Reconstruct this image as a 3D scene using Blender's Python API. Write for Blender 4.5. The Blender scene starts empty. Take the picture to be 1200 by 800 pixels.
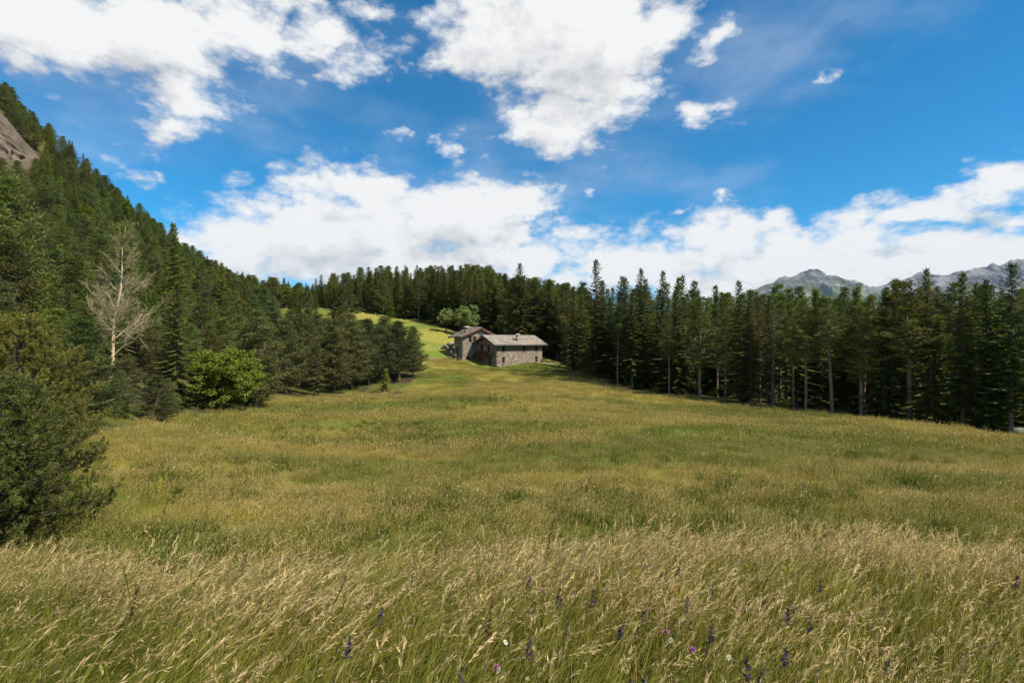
import bpy, math, random
import numpy as np
from mathutils import Matrix, Vector

random.seed(7)
RNG = np.random.default_rng(7)
scene = bpy.context.scene
COL = scene.collection

# ------------------------------------------------------------------ camera
CZ = 1.6                      # eye height above the ground at the camera
F = 600.0                     # focal length in photo pixels (photo 1200 wide)
cam_d = bpy.data.cameras.new("camera")
cam_d.sensor_width = 36.0
cam_d.lens = 18.0
cam_d.clip_start = 0.1
cam_d.clip_end = 60000.0
cam = bpy.data.objects.new("camera", cam_d)
cam.location = (0, 0, CZ)
cam.rotation_euler = (math.radians(90), 0, 0)
COL.objects.link(cam)
scene.camera = cam

# ------------------------------------------------------------------ colour management
scene.view_settings.view_transform = 'Standard'
scene.view_settings.look = 'None'
scene.view_settings.exposure = 0.58
scene.view_settings.gamma = 1.0
scene.cycles.max_bounces = 6
scene.cycles.diffuse_bounces = 3
scene.cycles.glossy_bounces = 2
scene.cycles.transmission_bounces = 3
scene.cycles.volume_bounces = 0
scene.cycles.caustics_reflective = False
scene.cycles.caustics_refractive = False

# ------------------------------------------------------------------ sun and sky
SUN_AZ, SUN_EL = 120.0, 50.0      # azimuth from +Y (view direction) towards +X
sd = Vector((math.sin(math.radians(SUN_AZ)) * math.cos(math.radians(SUN_EL)),
             math.cos(math.radians(SUN_AZ)) * math.cos(math.radians(SUN_EL)),
             math.sin(math.radians(SUN_EL))))
sun_d = bpy.data.lights.new("sun", 'SUN')
sun_d.energy = 5.0
sun_d.angle = math.radians(0.5)
sun_d.color = (1.0, 0.93, 0.80)
sun = bpy.data.objects.new("sun", sun_d)
sun.rotation_euler = (-sd).to_track_quat('-Z', 'Y').to_euler()
sun.location = (0, 0, 50)
COL.objects.link(sun)


class G:
    """small helper round a node tree"""
    def __init__(s, nt):
        s.nt = nt

    def n(s, t, **kw):
        nd = s.nt.nodes.new(t)
        for k, v in kw.items():
            setattr(nd, k, v)
        return nd

    def put(s, sock, v):
        if isinstance(v, bpy.types.NodeSocket):
            s.nt.links.new(v, sock)
        elif v is not None:
            sock.default_value = v

    def m(s, op, a, b=None, c=None, clamp=False):
        nd = s.n('ShaderNodeMath', operation=op)
        nd.use_clamp = clamp
        s.put(nd.inputs[0], a)
        if b is not None: s.put(nd.inputs[1], b)
        if c is not None: s.put(nd.inputs[2], c)
        return nd.outputs[0]

    def vm(s, op, a, b=None):
        nd = s.n('ShaderNodeVectorMath', operation=op)
        s.put(nd.inputs[0], a)
        if b is not None: s.put(nd.inputs[1], b)
        return nd.outputs['Value'] if op in ('LENGTH', 'DOT_PRODUCT') else nd.outputs[0]

    def noise(s, vec, scale, detail=4.0, rough=0.55, dist=0.0, col=False):
        nd = s.n('ShaderNodeTexNoise')
        if vec is not None: s.put(nd.inputs['Vector'], vec)
        nd.inputs['Scale'].default_value = scale
        nd.inputs['Detail'].default_value = detail
        nd.inputs['Roughness'].default_value = rough
        nd.inputs['Distortion'].default_value = dist
        return nd.outputs['Color'] if col else nd.outputs[0]

    def mr(s, v, a, b, c=0.0, d=1.0, smooth=True):
        nd = s.n('ShaderNodeMapRange')
        nd.interpolation_type = 'SMOOTHSTEP' if smooth else 'LINEAR'
        s.put(nd.inputs[0], v)
        for i, x in enumerate((a, b, c, d)):
            s.put(nd.inputs[i + 1], x)
        return nd.outputs[0]

    def mix(s, f, a, b, blend='MIX'):
        nd = s.n('ShaderNodeMix', data_type='RGBA', blend_type=blend)
        s.put(nd.inputs[0], f)
        for i, x in ((6, a), (7, b)):
            if isinstance(x, (tuple, list)) and len(x) == 3: x = (*x, 1)
            s.put(nd.inputs[i], x)
        return nd.outputs[2]

    def map(s, vec, scale=(1, 1, 1), loc=(0, 0, 0)):
        nd = s.n('ShaderNodeMapping')
        s.put(nd.inputs[0], vec)
        nd.inputs['Location'].default_value = loc
        nd.inputs['Scale'].default_value = scale
        return nd.outputs[0]


def azel(px, py):
    u, v = (px - 600) / F, (400 - py) / F
    return math.atan(u), math.atan(v / math.sqrt(1 + u * u))


# cloud masses: photo pixel centre, radii in pixels, weight
CLOUDS = [
    (60, 30, 165, 72, 1.25), (180, 45, 130, 70, 1.2), (285, 28, 130, 60, 1.25), (365, 42, 75, 50, .9), (205, 105, 75, 58, 1.0), (190, 145, 42, 34, .8),
    (410, 72, 60, 40, .7), (125, 172, 40, 18, .3), (445, 15, 50, 22, .4), (180, 211, 14, 9, .45), (150, 195, 40, 16, .25),
    (605, 30, 105, 88, 1.3), (700, 55, 125, 92, 1.35), (655, 138, 76, 50, 1.2), (775, 32, 60, 48, 1.0), (832, 49, 28, 23, 1.0), (820, 136, 42, 18, .9),
    (545, 93, 24, 16, .45), (760, 105, 50, 36, .55),
    (410, 268, 170, 54, 1.4), (290, 286, 78, 48, 1.2), (545, 256, 116, 50, 1.4), (420, 218, 85, 32, 1.25), (330, 248, 55, 26, .9), (490, 312, 240, 50, 1.2), (605, 240, 50, 24, .9),
    (640, 300, 130, 40, .9), (745, 290, 90, 40, .65),
    (855, 284, 75, 44, 1.2), (905, 264, 38, 24, 1.0), (940, 318, 190, 50, 1.3), (1060, 247, 110, 22, 1.15), (1120, 304, 150, 48, 1.3), (1165, 212, 64, 22, 1.1), (1000, 282, 120, 30, 1.0), (730, 318, 130, 40, 1.1),
    (1195, 258, 30, 18, .85), (800, 335, 120, 34, .9),
    (522, 168, 30, 16, .7), (572, 181, 18, 12, .5), (470, 156, 24, 7, .4), (962, 87, 22, 9, .6), (845, 231, 18, 6, .62), (802, 245, 15, 6, .5), (620, 205, 16, 8, .4),
    (690, 218, 9, 6, .5), (500, 136, 12, 5, .3), (940, 3, 18, 5, .4), (1004, 4, 12, 6, .4),
]


def cloud_group():
    g = bpy.data.node_groups.new("cloud_density", 'ShaderNodeTree')
    g.interface.new_socket("dir", in_out='INPUT', socket_type='NodeSocketVector')
    g.interface.new_socket("density", in_out='OUTPUT', socket_type='NodeSocketFloat')
    q = G(g)
    gi = q.n('NodeGroupInput').outputs[0]
    d = q.vm('NORMALIZE', gi)
    sp = q.n('ShaderNodeSeparateXYZ'); q.put(sp.inputs[0], d)
    X, Y, Z = sp.outputs
    az = q.m('ARCTAN2', X, Y)
    hz = q.m('SQRT', q.m('ADD', q.m('MULTIPLY', X, X), q.m('MULTIPLY', Y, Y)))
    el = q.m('ARCTAN2', Z, hz)
    cb = q.n('ShaderNodeCombineXYZ'); q.put(cb.inputs[0], az); q.put(cb.inputs[1], el)
    st = q.map(d, (1, 1, 1.7))
    w1 = q.vm('MULTIPLY', q.vm('SUBTRACT', q.noise(st, 12.0, 4.0, .55, col=True), (.5, .5, .5)), (.10, .07, 0))
    p = q.vm('ADD', cb.outputs[0], w1)
    agg = None
    for (cx, cy, rx, ry, w) in CLOUDS:
        a, e = azel(cx, cy)
        ra = abs(azel(cx + rx, cy)[0] - azel(cx - rx, cy)[0]) / 2
        re = abs(azel(cx, cy - ry)[1] - azel(cx, cy + ry)[1]) / 2
        v = q.vm('MULTIPLY', q.vm('SUBTRACT', p, (a, e, 0)), (.97 / ra, .97 / re, 0))
        L = q.vm('LENGTH', v)
        val = q.m('MULTIPLY', q.m('SUBTRACT', 1.25, L), w)
        if agg is None:
            agg = val
        else:
            nd = q.n('ShaderNodeMath', operation='SMOOTH_MAX')
            q.put(nd.inputs[0], agg); q.put(nd.inputs[1], val); nd.inputs[2].default_value = .25
            agg = nd.outputs[0]
    # the rest of the sky, outside the view, carries the same kind of broken cumulus
    out = q.m('MAXIMUM', q.mr(q.m('ABSOLUTE', az), .85, 1.15), q.mr(el, .62, .8))
    gen = q.m('MULTIPLY', q.m('SUBTRACT', q.noise(st, 2.2, 2.0, .5), .5), 6.0)
    agg = q.m('ADD', q.m('MULTIPLY', q.m('MAXIMUM', agg, -3.0), q.m('SUBTRACT', 1.0, out)), q.m('MULTIPLY', gen, out))
    fb = q.noise(st, 9.0, 9.0, .58)
    vo = q.n('ShaderNodeTexVoronoi', feature='F1')
    q.put(vo.inputs['Vector'], q.vm('ADD', st, q.vm('MULTIPLY', w1, (.5, .5, .5))))
    vo.inputs['Scale'].default_value = 16.0
    vo.inputs['Detail'].default_value = 4.0
    vo.inputs['Roughness'].default_value = .6
    puff = q.m('SUBTRACT', .45, vo.outputs['Distance'])
    det = q.m('ADD', q.m('MULTIPLY', q.m('SUBTRACT', fb, .5), 1.5), q.m('MULTIPLY', puff, .6))
    den = q.m('ADD', agg, det)
    go = q.n('NodeGroupOutput')
    q.put(go.inputs[0], den)
    return g


world = bpy.data.worlds.new("World")
scene.world = world
world.use_nodes = True
world.cycles.sampling_method = 'MANUAL'
world.cycles.sample_map_resolution = 256
wq = G(world.node_tree)
world.node_tree.nodes.clear()
sky = wq.n('ShaderNodeTexSky', sky_type='NISHITA')
sky.sun_disc = False
sky.sun_elevation = math.radians(SUN_EL)
sky.sun_rotation = math.radians(SUN_AZ)
sky.altitude = 1400
sky.air_density = 1.0
sky.dust_density = 0.3
sky.ozone_density = 2.0
hs = wq.n('ShaderNodeHueSaturation')
hs.inputs['Saturation'].default_value = 1.5
hs.inputs['Value'].default_value = 0.90
wq.put(hs.inputs['Color'], wq.mix(1.0, sky.outputs[0], (.34, .92, 1.14), 'MULTIPLY'))
tc = wq.n('ShaderNodeTexCoord')
CG = cloud_group()
g1 = wq.n('ShaderNodeGroup'); g1.node_tree = CG
g2 = wq.n('ShaderNodeGroup'); g2.node_tree = CG
wq.put(g1.inputs[0], tc.outputs['Generated'])
wq.put(g2.inputs[0], wq.vm('ADD', tc.outputs['Generated'], (0.03, 0.0, 0.06)))
veil = wq.m('MULTIPLY', wq.mr(wq.noise(wq.map(tc.outputs['Generated'], (1, 1, 2.2)), 2.6, 5, .6), .42, .75), .26)
alpha = wq.m('MAXIMUM', wq.mr(g1.outputs[0], -0.30, 0.52), veil)
grad = wq.m('SUBTRACT', g1.outputs[0], g2.outputs[0])
body = wq.mr(g1.outputs[0], 0.3, 1.6, 0.0, 0.40)
lit = wq.m('ADD', wq.m('SUBTRACT', 0.92, body), wq.m('MULTIPLY', grad, .75), clamp=True)
ccol = wq.mix(lit, (2.9, 3.05, 3.4), (6.3, 6.27, 6.22))
fin = wq.mix(alpha, hs.outputs[0], ccol)
bg = wq.n('ShaderNodeBackground')
bg.inputs['Strength'].default_value = 0.1
wq.put(bg.inputs['Color'], fin)
wo = wq.n('ShaderNodeOutputWorld')
world.node_tree.links.new(bg.outputs[0], wo.inputs[0])

# ------------------------------------------------------------------ terrain height
def P(px, py, d):
    return ((px - 600) / F * d, d, CZ + (400 - py) / F * d)

CTRL = [P(*c) for c in [
    # open bowl of the meadow
    (600, 627, 14), (600, 582, 20), (600, 532, 30), (600, 497, 45), (600, 468, 65), (600, 449, 90),
    (300, 622, 14), (150, 620, 13.5), (0, 612, 12), (-250, 600, 11), (250, 560, 22), (150, 520, 24), (300, 520, 34), (400, 490, 48), (450, 520, 36), (450, 468, 66),
    (180, 492, 36), (285, 485, 48), (310, 472, 62), (375, 464, 72), (440, 457, 80), (490, 445, 86), (540, 436, 98),
    (900, 618, 14.5), (1200, 640, 13), (1500, 640, 12), (1000, 560, 22), (800, 500, 42), (1000, 520, 36), (1200, 560, 24), (1400, 560, 24),
    (725, 452, 84), (800, 467, 74), (900, 480, 66), (1000, 490, 61), (1100, 501, 57), (1190, 513, 53), (1400, 535, 46), (700, 480, 60), (850, 487, 58),
    (1050, 500, 52), (690, 442, 92), (650, 430, 112), (580, 430, 111), (545, 423, 114),
    # under the forest on the far side
    (800, 455, 100), (900, 458, 100), (1050, 466, 95), (1200, 476, 90), (700, 432, 130), (900, 443, 140), (1100, 452, 140),
    (750, 412, 200), (900, 425, 220), (1100, 436, 230), (650, 415, 150), (600, 398, 170), (600, 388, 220),
    # lawn and knoll behind the tree clump
    (350, 361, 170), (385, 363, 168), (420, 368, 166), (480, 377, 158), (530, 388, 148), (430, 392, 136), (500, 414, 117), (510, 400, 130), (480, 418, 108),
    (420, 420, 105), (380, 405, 120), (350, 362, 200), (420, 352, 215), (500, 356, 215), (560, 362, 215), (400, 345, 260), (500, 345, 260), (600, 360, 280),
    # steep wooded mountainside
    (0, 122, 200), (60, 195, 200), (150, 262, 215), (250, 332, 235), (310, 360, 250), (150, 300, 150), (0, 320, 80), (0, 205, 125), (-100, 120, 150),
    (150, 380, 92), (150, 430, 55), (60, 478, 30), (0, 432, 32), (250, 412, 100), (250, 368, 150), (300, 372, 160), (-150, 420, 30), (-150, 300, 60), (300, 420, 100),
    (0, 520, 18), (100, 508, 26), (-100, 530, 16),
]]
CTRL += [(-330, 200, 150), (-330, 60, 120), (-200, 40, 72), (-90, 10, 28), (-45, 0, 10), (-25, -15, 4), (0, -20, 0.2), (30, -15, -.3), (60, -30, -2), (-60, -50, 20), (-330, -50, 120),
         (120, 0, -8), (200, 0, -12), (200, -50, -12), (120, 60, -11), (200, 120, -14), (230, 200, -14), (200, 300, -20), (50, 320, 6), (-250, 320, 62), (-330, 320, 110)]
CTRL = np.array(CTRL)
_S = 100.0
_c = CTRL[:, :2] / _S


def _phi(r2):
    return 0.5 * r2 * np.log(r2 + 1e-12)


_n = len(CTRL)
_A = np.zeros((_n + 3, _n + 3))
_A[:_n, :_n] = _phi(((_c[:, None] - _c[None]) ** 2).sum(-1)) + np.eye(_n) * 4e-4
_A[:_n, _n] = 1; _A[:_n, _n + 1:] = _c
_A[_n:, :_n] = _A[:_n, _n:].T
_w = np.linalg.solve(_A, np.concatenate([CTRL[:, 2], [0, 0, 0]]))


def sstep(a, b, x):
    t = np.clip((x - a) / (b - a), 0, 1)
    return t * t * (3 - 2 * t)


def H(x, y):
    x = np.atleast_1d(np.asarray(x, float)); y = np.atleast_1d(np.asarray(y, float))
    shp = x.shape
    xf, yf = x.ravel(), y.ravel()
    xc = np.clip(xf, -330, 230); yc = np.clip(yf, -50, 320)
    out = np.empty(len(xf))
    for i in range(0, len(xf), 20000):
        a = xc[i:i + 20000] / _S; b = yc[i:i + 20000] / _S
        r2 = (a[:, None] - _c[None, :, 0]) ** 2 + (b[:, None] - _c[None, :, 1]) ** 2
        out[i:i + 20000] = _phi(r2) @ _w[:_n] + _w[_n] + _w[_n + 1] * a + _w[_n + 2] * b
    # near bank with its brow about five metres ahead
    brow = 4.7 + 0.25 * np.sin(xf * .5) + 0.02 * xf
    yy = yf * 4.7 / brow
    near = np.interp(yy, [-40, -10, 0, 2, 3.5, 4.7, 6, 8, 11, 14], [.2, .1, 0, -.2, -.42, -.78, -1.75, -2.85, -3.4, -3.75])
    near = near + .03 * np.sin(xf * 1.3 + yf) + .25 * sstep(3, 12, -xf) - .02 * np.maximum(xf, 0)
    w = sstep(8.5, 14, yf)
    w = np.maximum(w, sstep(9, 30, np.abs(xf)))
    w = np.maximum(w, sstep(5, 25, -yf))
    out = out * w + near * (1 - w)
    # gentle unevenness
    out += sstep(12, 40, yf) * (.16 * np.sin(xf * .21 + 1.3 * np.sin(yf * .11)) + .12 * np.sin(yf * .33 + xf * .07))
    # outside the mapped ground everything falls away to a broad valley
    dx = np.maximum(xf - 230, 0) + np.maximum(-330 - xf, 0); dy = np.maximum(yf - 320, 0) + np.maximum(-50 - yf, 0)
    dd = np.sqrt(dx * dx + dy * dy)
    out = out + (np.minimum(out, 60) * 0 - 1) * np.minimum(dd * .22, 420)
    return out.reshape(shp)


def h1(x, y):
    return float(H(x, y)[0])


def at(px, d):
    x = (px - 600) / F * d
    return x, d, h1(x, d)


def inside(poly, x, y):
    poly = np.asarray(poly); x = np.asarray(x); y = np.asarray(y)
    res = np.zeros(x.shape, bool)
    j = len(poly) - 1
    for i in range(len(poly)):
        xi, yi = poly[i]; xj, yj = poly[j]
        c = ((yi > y) != (yj > y)) & (x < (xj - xi) * (y - yi) / (yj - yi + 1e-12) + xi)
        res ^= c
        j = i
    return res


def W(px, d):
    return ((px - 600) / F * d, d)


# ------------------------------------------------------------------ helpers
def tag(o, label=None, cat=None, group=None, kind=None):
    if label: o['label'] = label
    if cat: o['category'] = cat
    if group: o['group'] = group
    if kind: o['kind'] = kind
    return o


def link(name, me, parent=None, mats=None):
    o = bpy.data.objects.new(name, me)
    COL.objects.link(o)
    if parent: o.parent = parent
    return o


def empty(name, loc, rz=0.0):
    o = bpy.data.objects.new(name, None)
    o.empty_display_size = .2
    o.location = loc
    o.rotation_euler = (0, 0, rz)
    COL.objects.link(o)
    return o


class MB:
    """collects polygons as numpy blocks and turns them into one mesh"""
    def __init__(s):
        s.v = []; s.f = []; s.c = []; s.mi = []; s.n = 0

    def quads(s, V, c=None, mi=0):          # V (n,4,3)
        V = np.asarray(V, float); n = len(V)
        if n == 0: return
        k = V.shape[1]
        s.v.append(V.reshape(-1, 3))
        s.f.append((np.arange(n * k).reshape(n, k) + s.n, k))
        s.c.append(np.repeat(np.full(n, .5) if c is None else np.broadcast_to(np.asarray(c, float), (n,)), k))
        s.mi.append(np.full(n, mi)); s.n += n * k

    def grid(s, V, c=.5, mi=0, wrap=False):         # V (rows, cols, 3) shared vertices
        V = np.asarray(V, float); r, q = V.shape[:2]
        s.v.append(V.reshape(-1, 3))
        idx = np.arange(r * q).reshape(r, q) + s.n
        if wrap: idx = np.concatenate([idx, idx[:, :1]], 1)
        F4 = np.stack([idx[:-1, :-1], idx[:-1, 1:], idx[1:, 1:], idx[1:, :-1]], -1).reshape(-1, 4)
        s.f.append((F4, 4))
        s.c.append(np.full(r * q, c) if np.isscalar(c) else np.asarray(c).ravel())
        s.mi.append(np.full(len(F4), mi)); s.n += r * q

    def tube(s, pts, rad, sides=6, c=.5, mi=0):
        pts = np.asarray(pts, float); rad = np.asarray(rad, float)
        t = np.gradient(pts, axis=0); t /= np.linalg.norm(t, axis=1)[:, None] + 1e-9
        ref = np.array([0, 0, 1.]) if abs(t[0, 2]) < .8 else np.array([1., 0, 0])
        a = np.cross(t, ref); a /= np.linalg.norm(a, axis=1)[:, None] + 1e-9
        b = np.cross(t, a)
        th = np.arange(sides) / sides * 2 * np.pi
        ring = pts[:, None] + rad[:, None, None] * (np.cos(th)[None, :, None] * a[:, None] + np.sin(th)[None, :, None] * b[:, None])
        s.grid(ring, c, mi, wrap=True)

    def box(s, x0, x1, y0, y1, z0, z1, c=.5, mi=0, M=None):
        p = np.array([(x, y, z) for x in (x0, x1) for y in (y0, y1) for z in (z0, z1)], float)
        if M is not None:
            p = p @ np.array(M.to_3x3()).T + np.array(M.translation)
        f = [(0, 1, 3, 2), (4, 6, 7, 5), (0, 4, 5, 1), (2, 3, 7, 6), (0, 2, 6, 4), (1, 5, 7, 3)]
        s.v.append(p); s.f.append((np.array(f) + s.n, 4))
        s.c.append(np.full(8, c)); s.mi.append(np.full(6, mi)); s.n += 8

    def hexa(s, p, c=.5, mi=0):             # 8 corners: bottom loop then top loop
        p = np.asarray(p, float)
        f = [(3, 2, 1, 0), (4, 5, 6, 7), (0, 1, 5, 4), (1, 2, 6, 5), (2, 3, 7, 6), (3, 0, 4, 7)]
        s.v.append(p); s.f.append((np.array(f) + s.n, 4))
        s.c.append(np.full(8, c)); s.mi.append(np.full(6, mi)); s.n += 8

    def mesh(s, name, mats, smooth=False):
        me = bpy.data.meshes.new(name)
        V = np.concatenate(s.v)
        me.vertices.add(len(V)); me.vertices.foreach_set('co', V.ravel().astype('f4'))
        loops = np.concatenate([f.ravel() for f, k in s.f])
        tot = np.concatenate([np.full(len(f), k) for f, k in s.f])
        st = np.concatenate([[0], np.cumsum(tot)[:-1]])
        me.loops.add(len(loops)); me.loops.foreach_set('vertex_index', loops.astype('i4'))
        me.polygons.add(len(tot)); me.polygons.foreach_set('loop_start', st.astype('i4'))
        mi = np.concatenate(s.mi)
        me.polygons.foreach_set('material_index', mi.astype('i4'))
        if smooth: me.polygons.foreach_set('use_smooth', np.ones(len(tot), bool))
        at_ = me.attributes.new('tone', 'FLOAT', 'POINT')
        at_.data.foreach_set('value', np.concatenate(s.c).astype('f4'))
        for m in (mats if isinstance(mats, (list, tuple)) else [mats]): me.materials.append(m)
        me.update(calc_edges=True)
        me.validate()
        return me

    def build(s, name, mats, parent=None, smooth=False):
        return link(name, s.mesh(name, mats, smooth), parent)


def nrm(v):
    return v / (np.linalg.norm(v, axis=-1, keepdims=True) + 1e-9)


def diamonds(Pt, D, L, Wd, Nrm=None, rng=RNG):
    """leaf shaped quads from base points Pt along directions D"""
    D = nrm(D)
    if Nrm is None:
        Nrm = rng.normal(size=D.shape)
    S = nrm(np.cross(D, Nrm))
    L = np.broadcast_to(L, (len(Pt),))[:, None]; Wd = np.broadcast_to(Wd, (len(Pt),))[:, None]
    mid = Pt + D * L * .45
    return np.stack([Pt, mid + S * Wd * .5, Pt + D * L, mid - S * Wd * .5], 1)


# ------------------------------------------------------------------ materials
def new_mat(name):
    m = bpy.data.materials.new(name); m.use_nodes = True
    m.node_tree.nodes.clear()
    return m, G(m.node_tree)


def finish(q, sh):
    o = q.n('ShaderNodeOutputMaterial'); q.nt.links.new(sh, o.inputs[0])


def leaf_mat(name, dark, light, var=.25, trans=.36, huevar=.035, gloss=True):
    m, q = new_mat(name)
    at_ = q.n('ShaderNodeAttribute', attribute_name='tone')
    oi = q.n('ShaderNodeObjectInfo')
    c = q.mix(at_.outputs['Fac'], dark, light)
    h = q.n('ShaderNodeHueSaturation')
    q.put(h.inputs['Hue'], q.m('ADD', .5 - huevar, q.m('MULTIPLY', oi.outputs['Random'], 2 * huevar)))
    r2 = q.m('FRACT', q.m('MULTIPLY', oi.outputs['Random'], 17.31))
    q.put(h.inputs['Value'], q.m('ADD', 1 - var, q.m('MULTIPLY', r2, 2 * var)))
    q.put(h.inputs['Color'], c)
    c = h.outputs[0]
    d = q.n('ShaderNodeBsdfDiffuse'); q.put(d.inputs[0], c)
    t = q.n('ShaderNodeBsdfTranslucent'); q.put(t.inputs[0], q.mix(1.0, c, (1.0, 1.0, .55), 'MULTIPLY'))
    mx = q.n('ShaderNodeMixShader'); mx.inputs[0].default_value = trans
    q.nt.links.new(d.outputs[0], mx.inputs[1]); q.nt.links.new(t.outputs[0], mx.inputs[2])
    out = mx.outputs[0]
    if gloss:
        gl = q.n('ShaderNodeBsdfGlossy'); gl.inputs['Roughness'].default_value = .55
        gl.inputs['Color'].default_value = (.6, .6, .6, 1)
        m2 = q.n('ShaderNodeMixShader'); m2.inputs[0].default_value = .035
        q.nt.links.new(out, m2.inputs[1]); q.nt.links.new(gl.outputs[0], m2.inputs[2])
        out = m2.outputs[0]
    finish(q, out)
    return m


def simple_mat(name, c1, c2, scale=4.0, rough=.9, bump=0.0, obj_var=0.0, metal=0.0, stretch=(1, 1, 1), coord='Object'):
    m, q = new_mat(name)
    tc_ = q.n('ShaderNodeTexCoord')
    v = q.map(tc_.outputs[coord], stretch)
    nz = q.noise(v, scale, 6, .6)
    c = q.mix(q.mr(nz, .32, .68), c1, c2)
    b = q.n('ShaderNodeBsdfPrincipled')
    q.put(b.inputs['Base Color'], c)
    b.inputs['Roughness'].default_value = rough
    b.inputs['Metallic'].default_value = metal
    b.inputs['Specular IOR Level'].default_value = .25
    if bump:
        bp = q.n('ShaderNodeBump'); bp.inputs['Strength'].default_value = bump; bp.inputs['Distance'].default_value = .05
        q.put(bp.inputs['Height'], nz); q.nt.links.new(bp.outputs[0], b.inputs['Normal'])
    finish(q, b.outputs[0])
    return m


def meadow_patch(q):
    """slow patches of greener and drier grass, by place on the ground"""
    geo = q.n('ShaderNodeNewGeometry')
    pos = geo.outputs['Position']
    a = q.noise(q.map(pos, (.055, .13, 0)), 1.0, 4, .6, .6)
    b = q.noise(q.map(pos, (.32, .75, 0), (13, 5, 0)), 1.0, 3, .6)
    c = q.noise(q.map(pos, (.018, .06, 0), (3, 8, 0)), 1.0, 2, .5, .4)
    s = q.m('ADD', q.m('ADD', q.m('MULTIPLY', a, .42), q.m('MULTIPLY', b, .22)), q.m('MULTIPLY', c, .36))
    return pos, q.mr(s, .44, .545)


def grass_mat(name, green, green2, dry, var=.25, trans=.3):
    m, q = new_mat(name)
    pos, patch = meadow_patch(q)
    oi = q.n('ShaderNodeObjectInfo')
    at_ = q.n('ShaderNodeAttribute', attribute_name='tone')
    c = q.mix(patch, green, green2)
    c = q.mix(at_.outputs['Fac'], c, q.mix(patch, q.mix(.5, green2, dry), dry))
    h = q.n('ShaderNodeHueSaturation')
    q.put(h.inputs['Value'], q.m('ADD', 1 - var, q.m('MULTIPLY', oi.outputs['Random'], 2 * var)))
    q.put(h.inputs['Color'], c)
    d = q.n('ShaderNodeBsdfDiffuse'); q.put(d.inputs[0], h.outputs[0])
    t = q.n('ShaderNodeBsdfTranslucent'); q.put(t.inputs[0], q.mix(1.0, h.outputs[0], (1, 1, .6), 'MULTIPLY'))
    mx = q.n('ShaderNodeMixShader'); mx.inputs[0].default_value = trans
    q.nt.links.new(d.outputs[0], mx.inputs[1]); q.nt.links.new(t.outputs[0], mx.inputs[2])
    finish(q, mx.outputs[0])
    return m


M = {}
M['spruce'] = leaf_mat('spruce_needles', (.052, .064, .014), (.175, .185, .030), .38)
M['pine'] = leaf_mat('pine_needles', (.052, .070, .014), (.165, .190, .032), .36)
M['bluepine'] = leaf_mat('dull_pine_needles', (.056, .072, .020), (.155, .175, .046), .3)
M['larch'] = leaf_mat('larch_needles', (.10, .135, .015), (.23, .28, .036), .2)
M['leaf'] = leaf_mat('broad_leaves', (.10, .14, .012), (.26, .31, .03), .15)
M['paleleaf'] = leaf_mat('pale_leaves', (.17, .22, .06), (.36, .42, .15), .15)
M['nearpine'] = leaf_mat('near_pine_needles', (.034, .052, .012), (.145, .170, .032), .12)
M['orangetip'] = leaf_mat('browning_needles', (.06, .08, .015), (.26, .235, .04), .12)
M['deadneedle'] = leaf_mat('dead_needles', (.07, .055, .04), (.16, .12, .085), .2)
M['thuja'] = leaf_mat('cone_bush_leaves', (.15, .17, .025), (.32, .32, .05), .1)
M['bark_spruce'] = simple_mat('spruce_bark', (.11, .09, .07), (.20, .165, .13), 6, .95, .6, stretch=(1, 1, .2))
M['bark_pine'] = simple_mat('pine_bark', (.15, .10, .07), (.28, .195, .14), 5, .95, .6, stretch=(1, 1, .2))
M['bark_pale'] = simple_mat('bare_wood', (.42, .32, .19), (.60, .48, .30), 5, .9, .4, stretch=(1, 1, .2))
M['bark_dark'] = simple_mat('dark_bark', (.06, .05, .04), (.13, .105, .08), 6, .95, .5, stretch=(1, 1, .2))
M['grass_blade'] = grass_mat('grass_blades', (.105, .165, .016), (.18, .205, .028), (.42, .30, .10))
M['grass_head'] = grass_mat('grass_heads', (.34, .26, .10), (.50, .37, .17), (.66, .49, .27), .2, .35)
M['far_blade'] = grass_mat('meadow_blades', (.12, .165, .018), (.35, .29, .05), (.38, .28, .11), .06)
M['far_head'] = grass_mat('meadow_heads', (.18, .205, .04), (.46, .375, .14), (.57, .43, .21), .05, .3)

M['weed'] = grass_mat('weed_leaves', (.07, .115, .016), (.11, .145, .024), (.15, .16, .04), .2)


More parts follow.
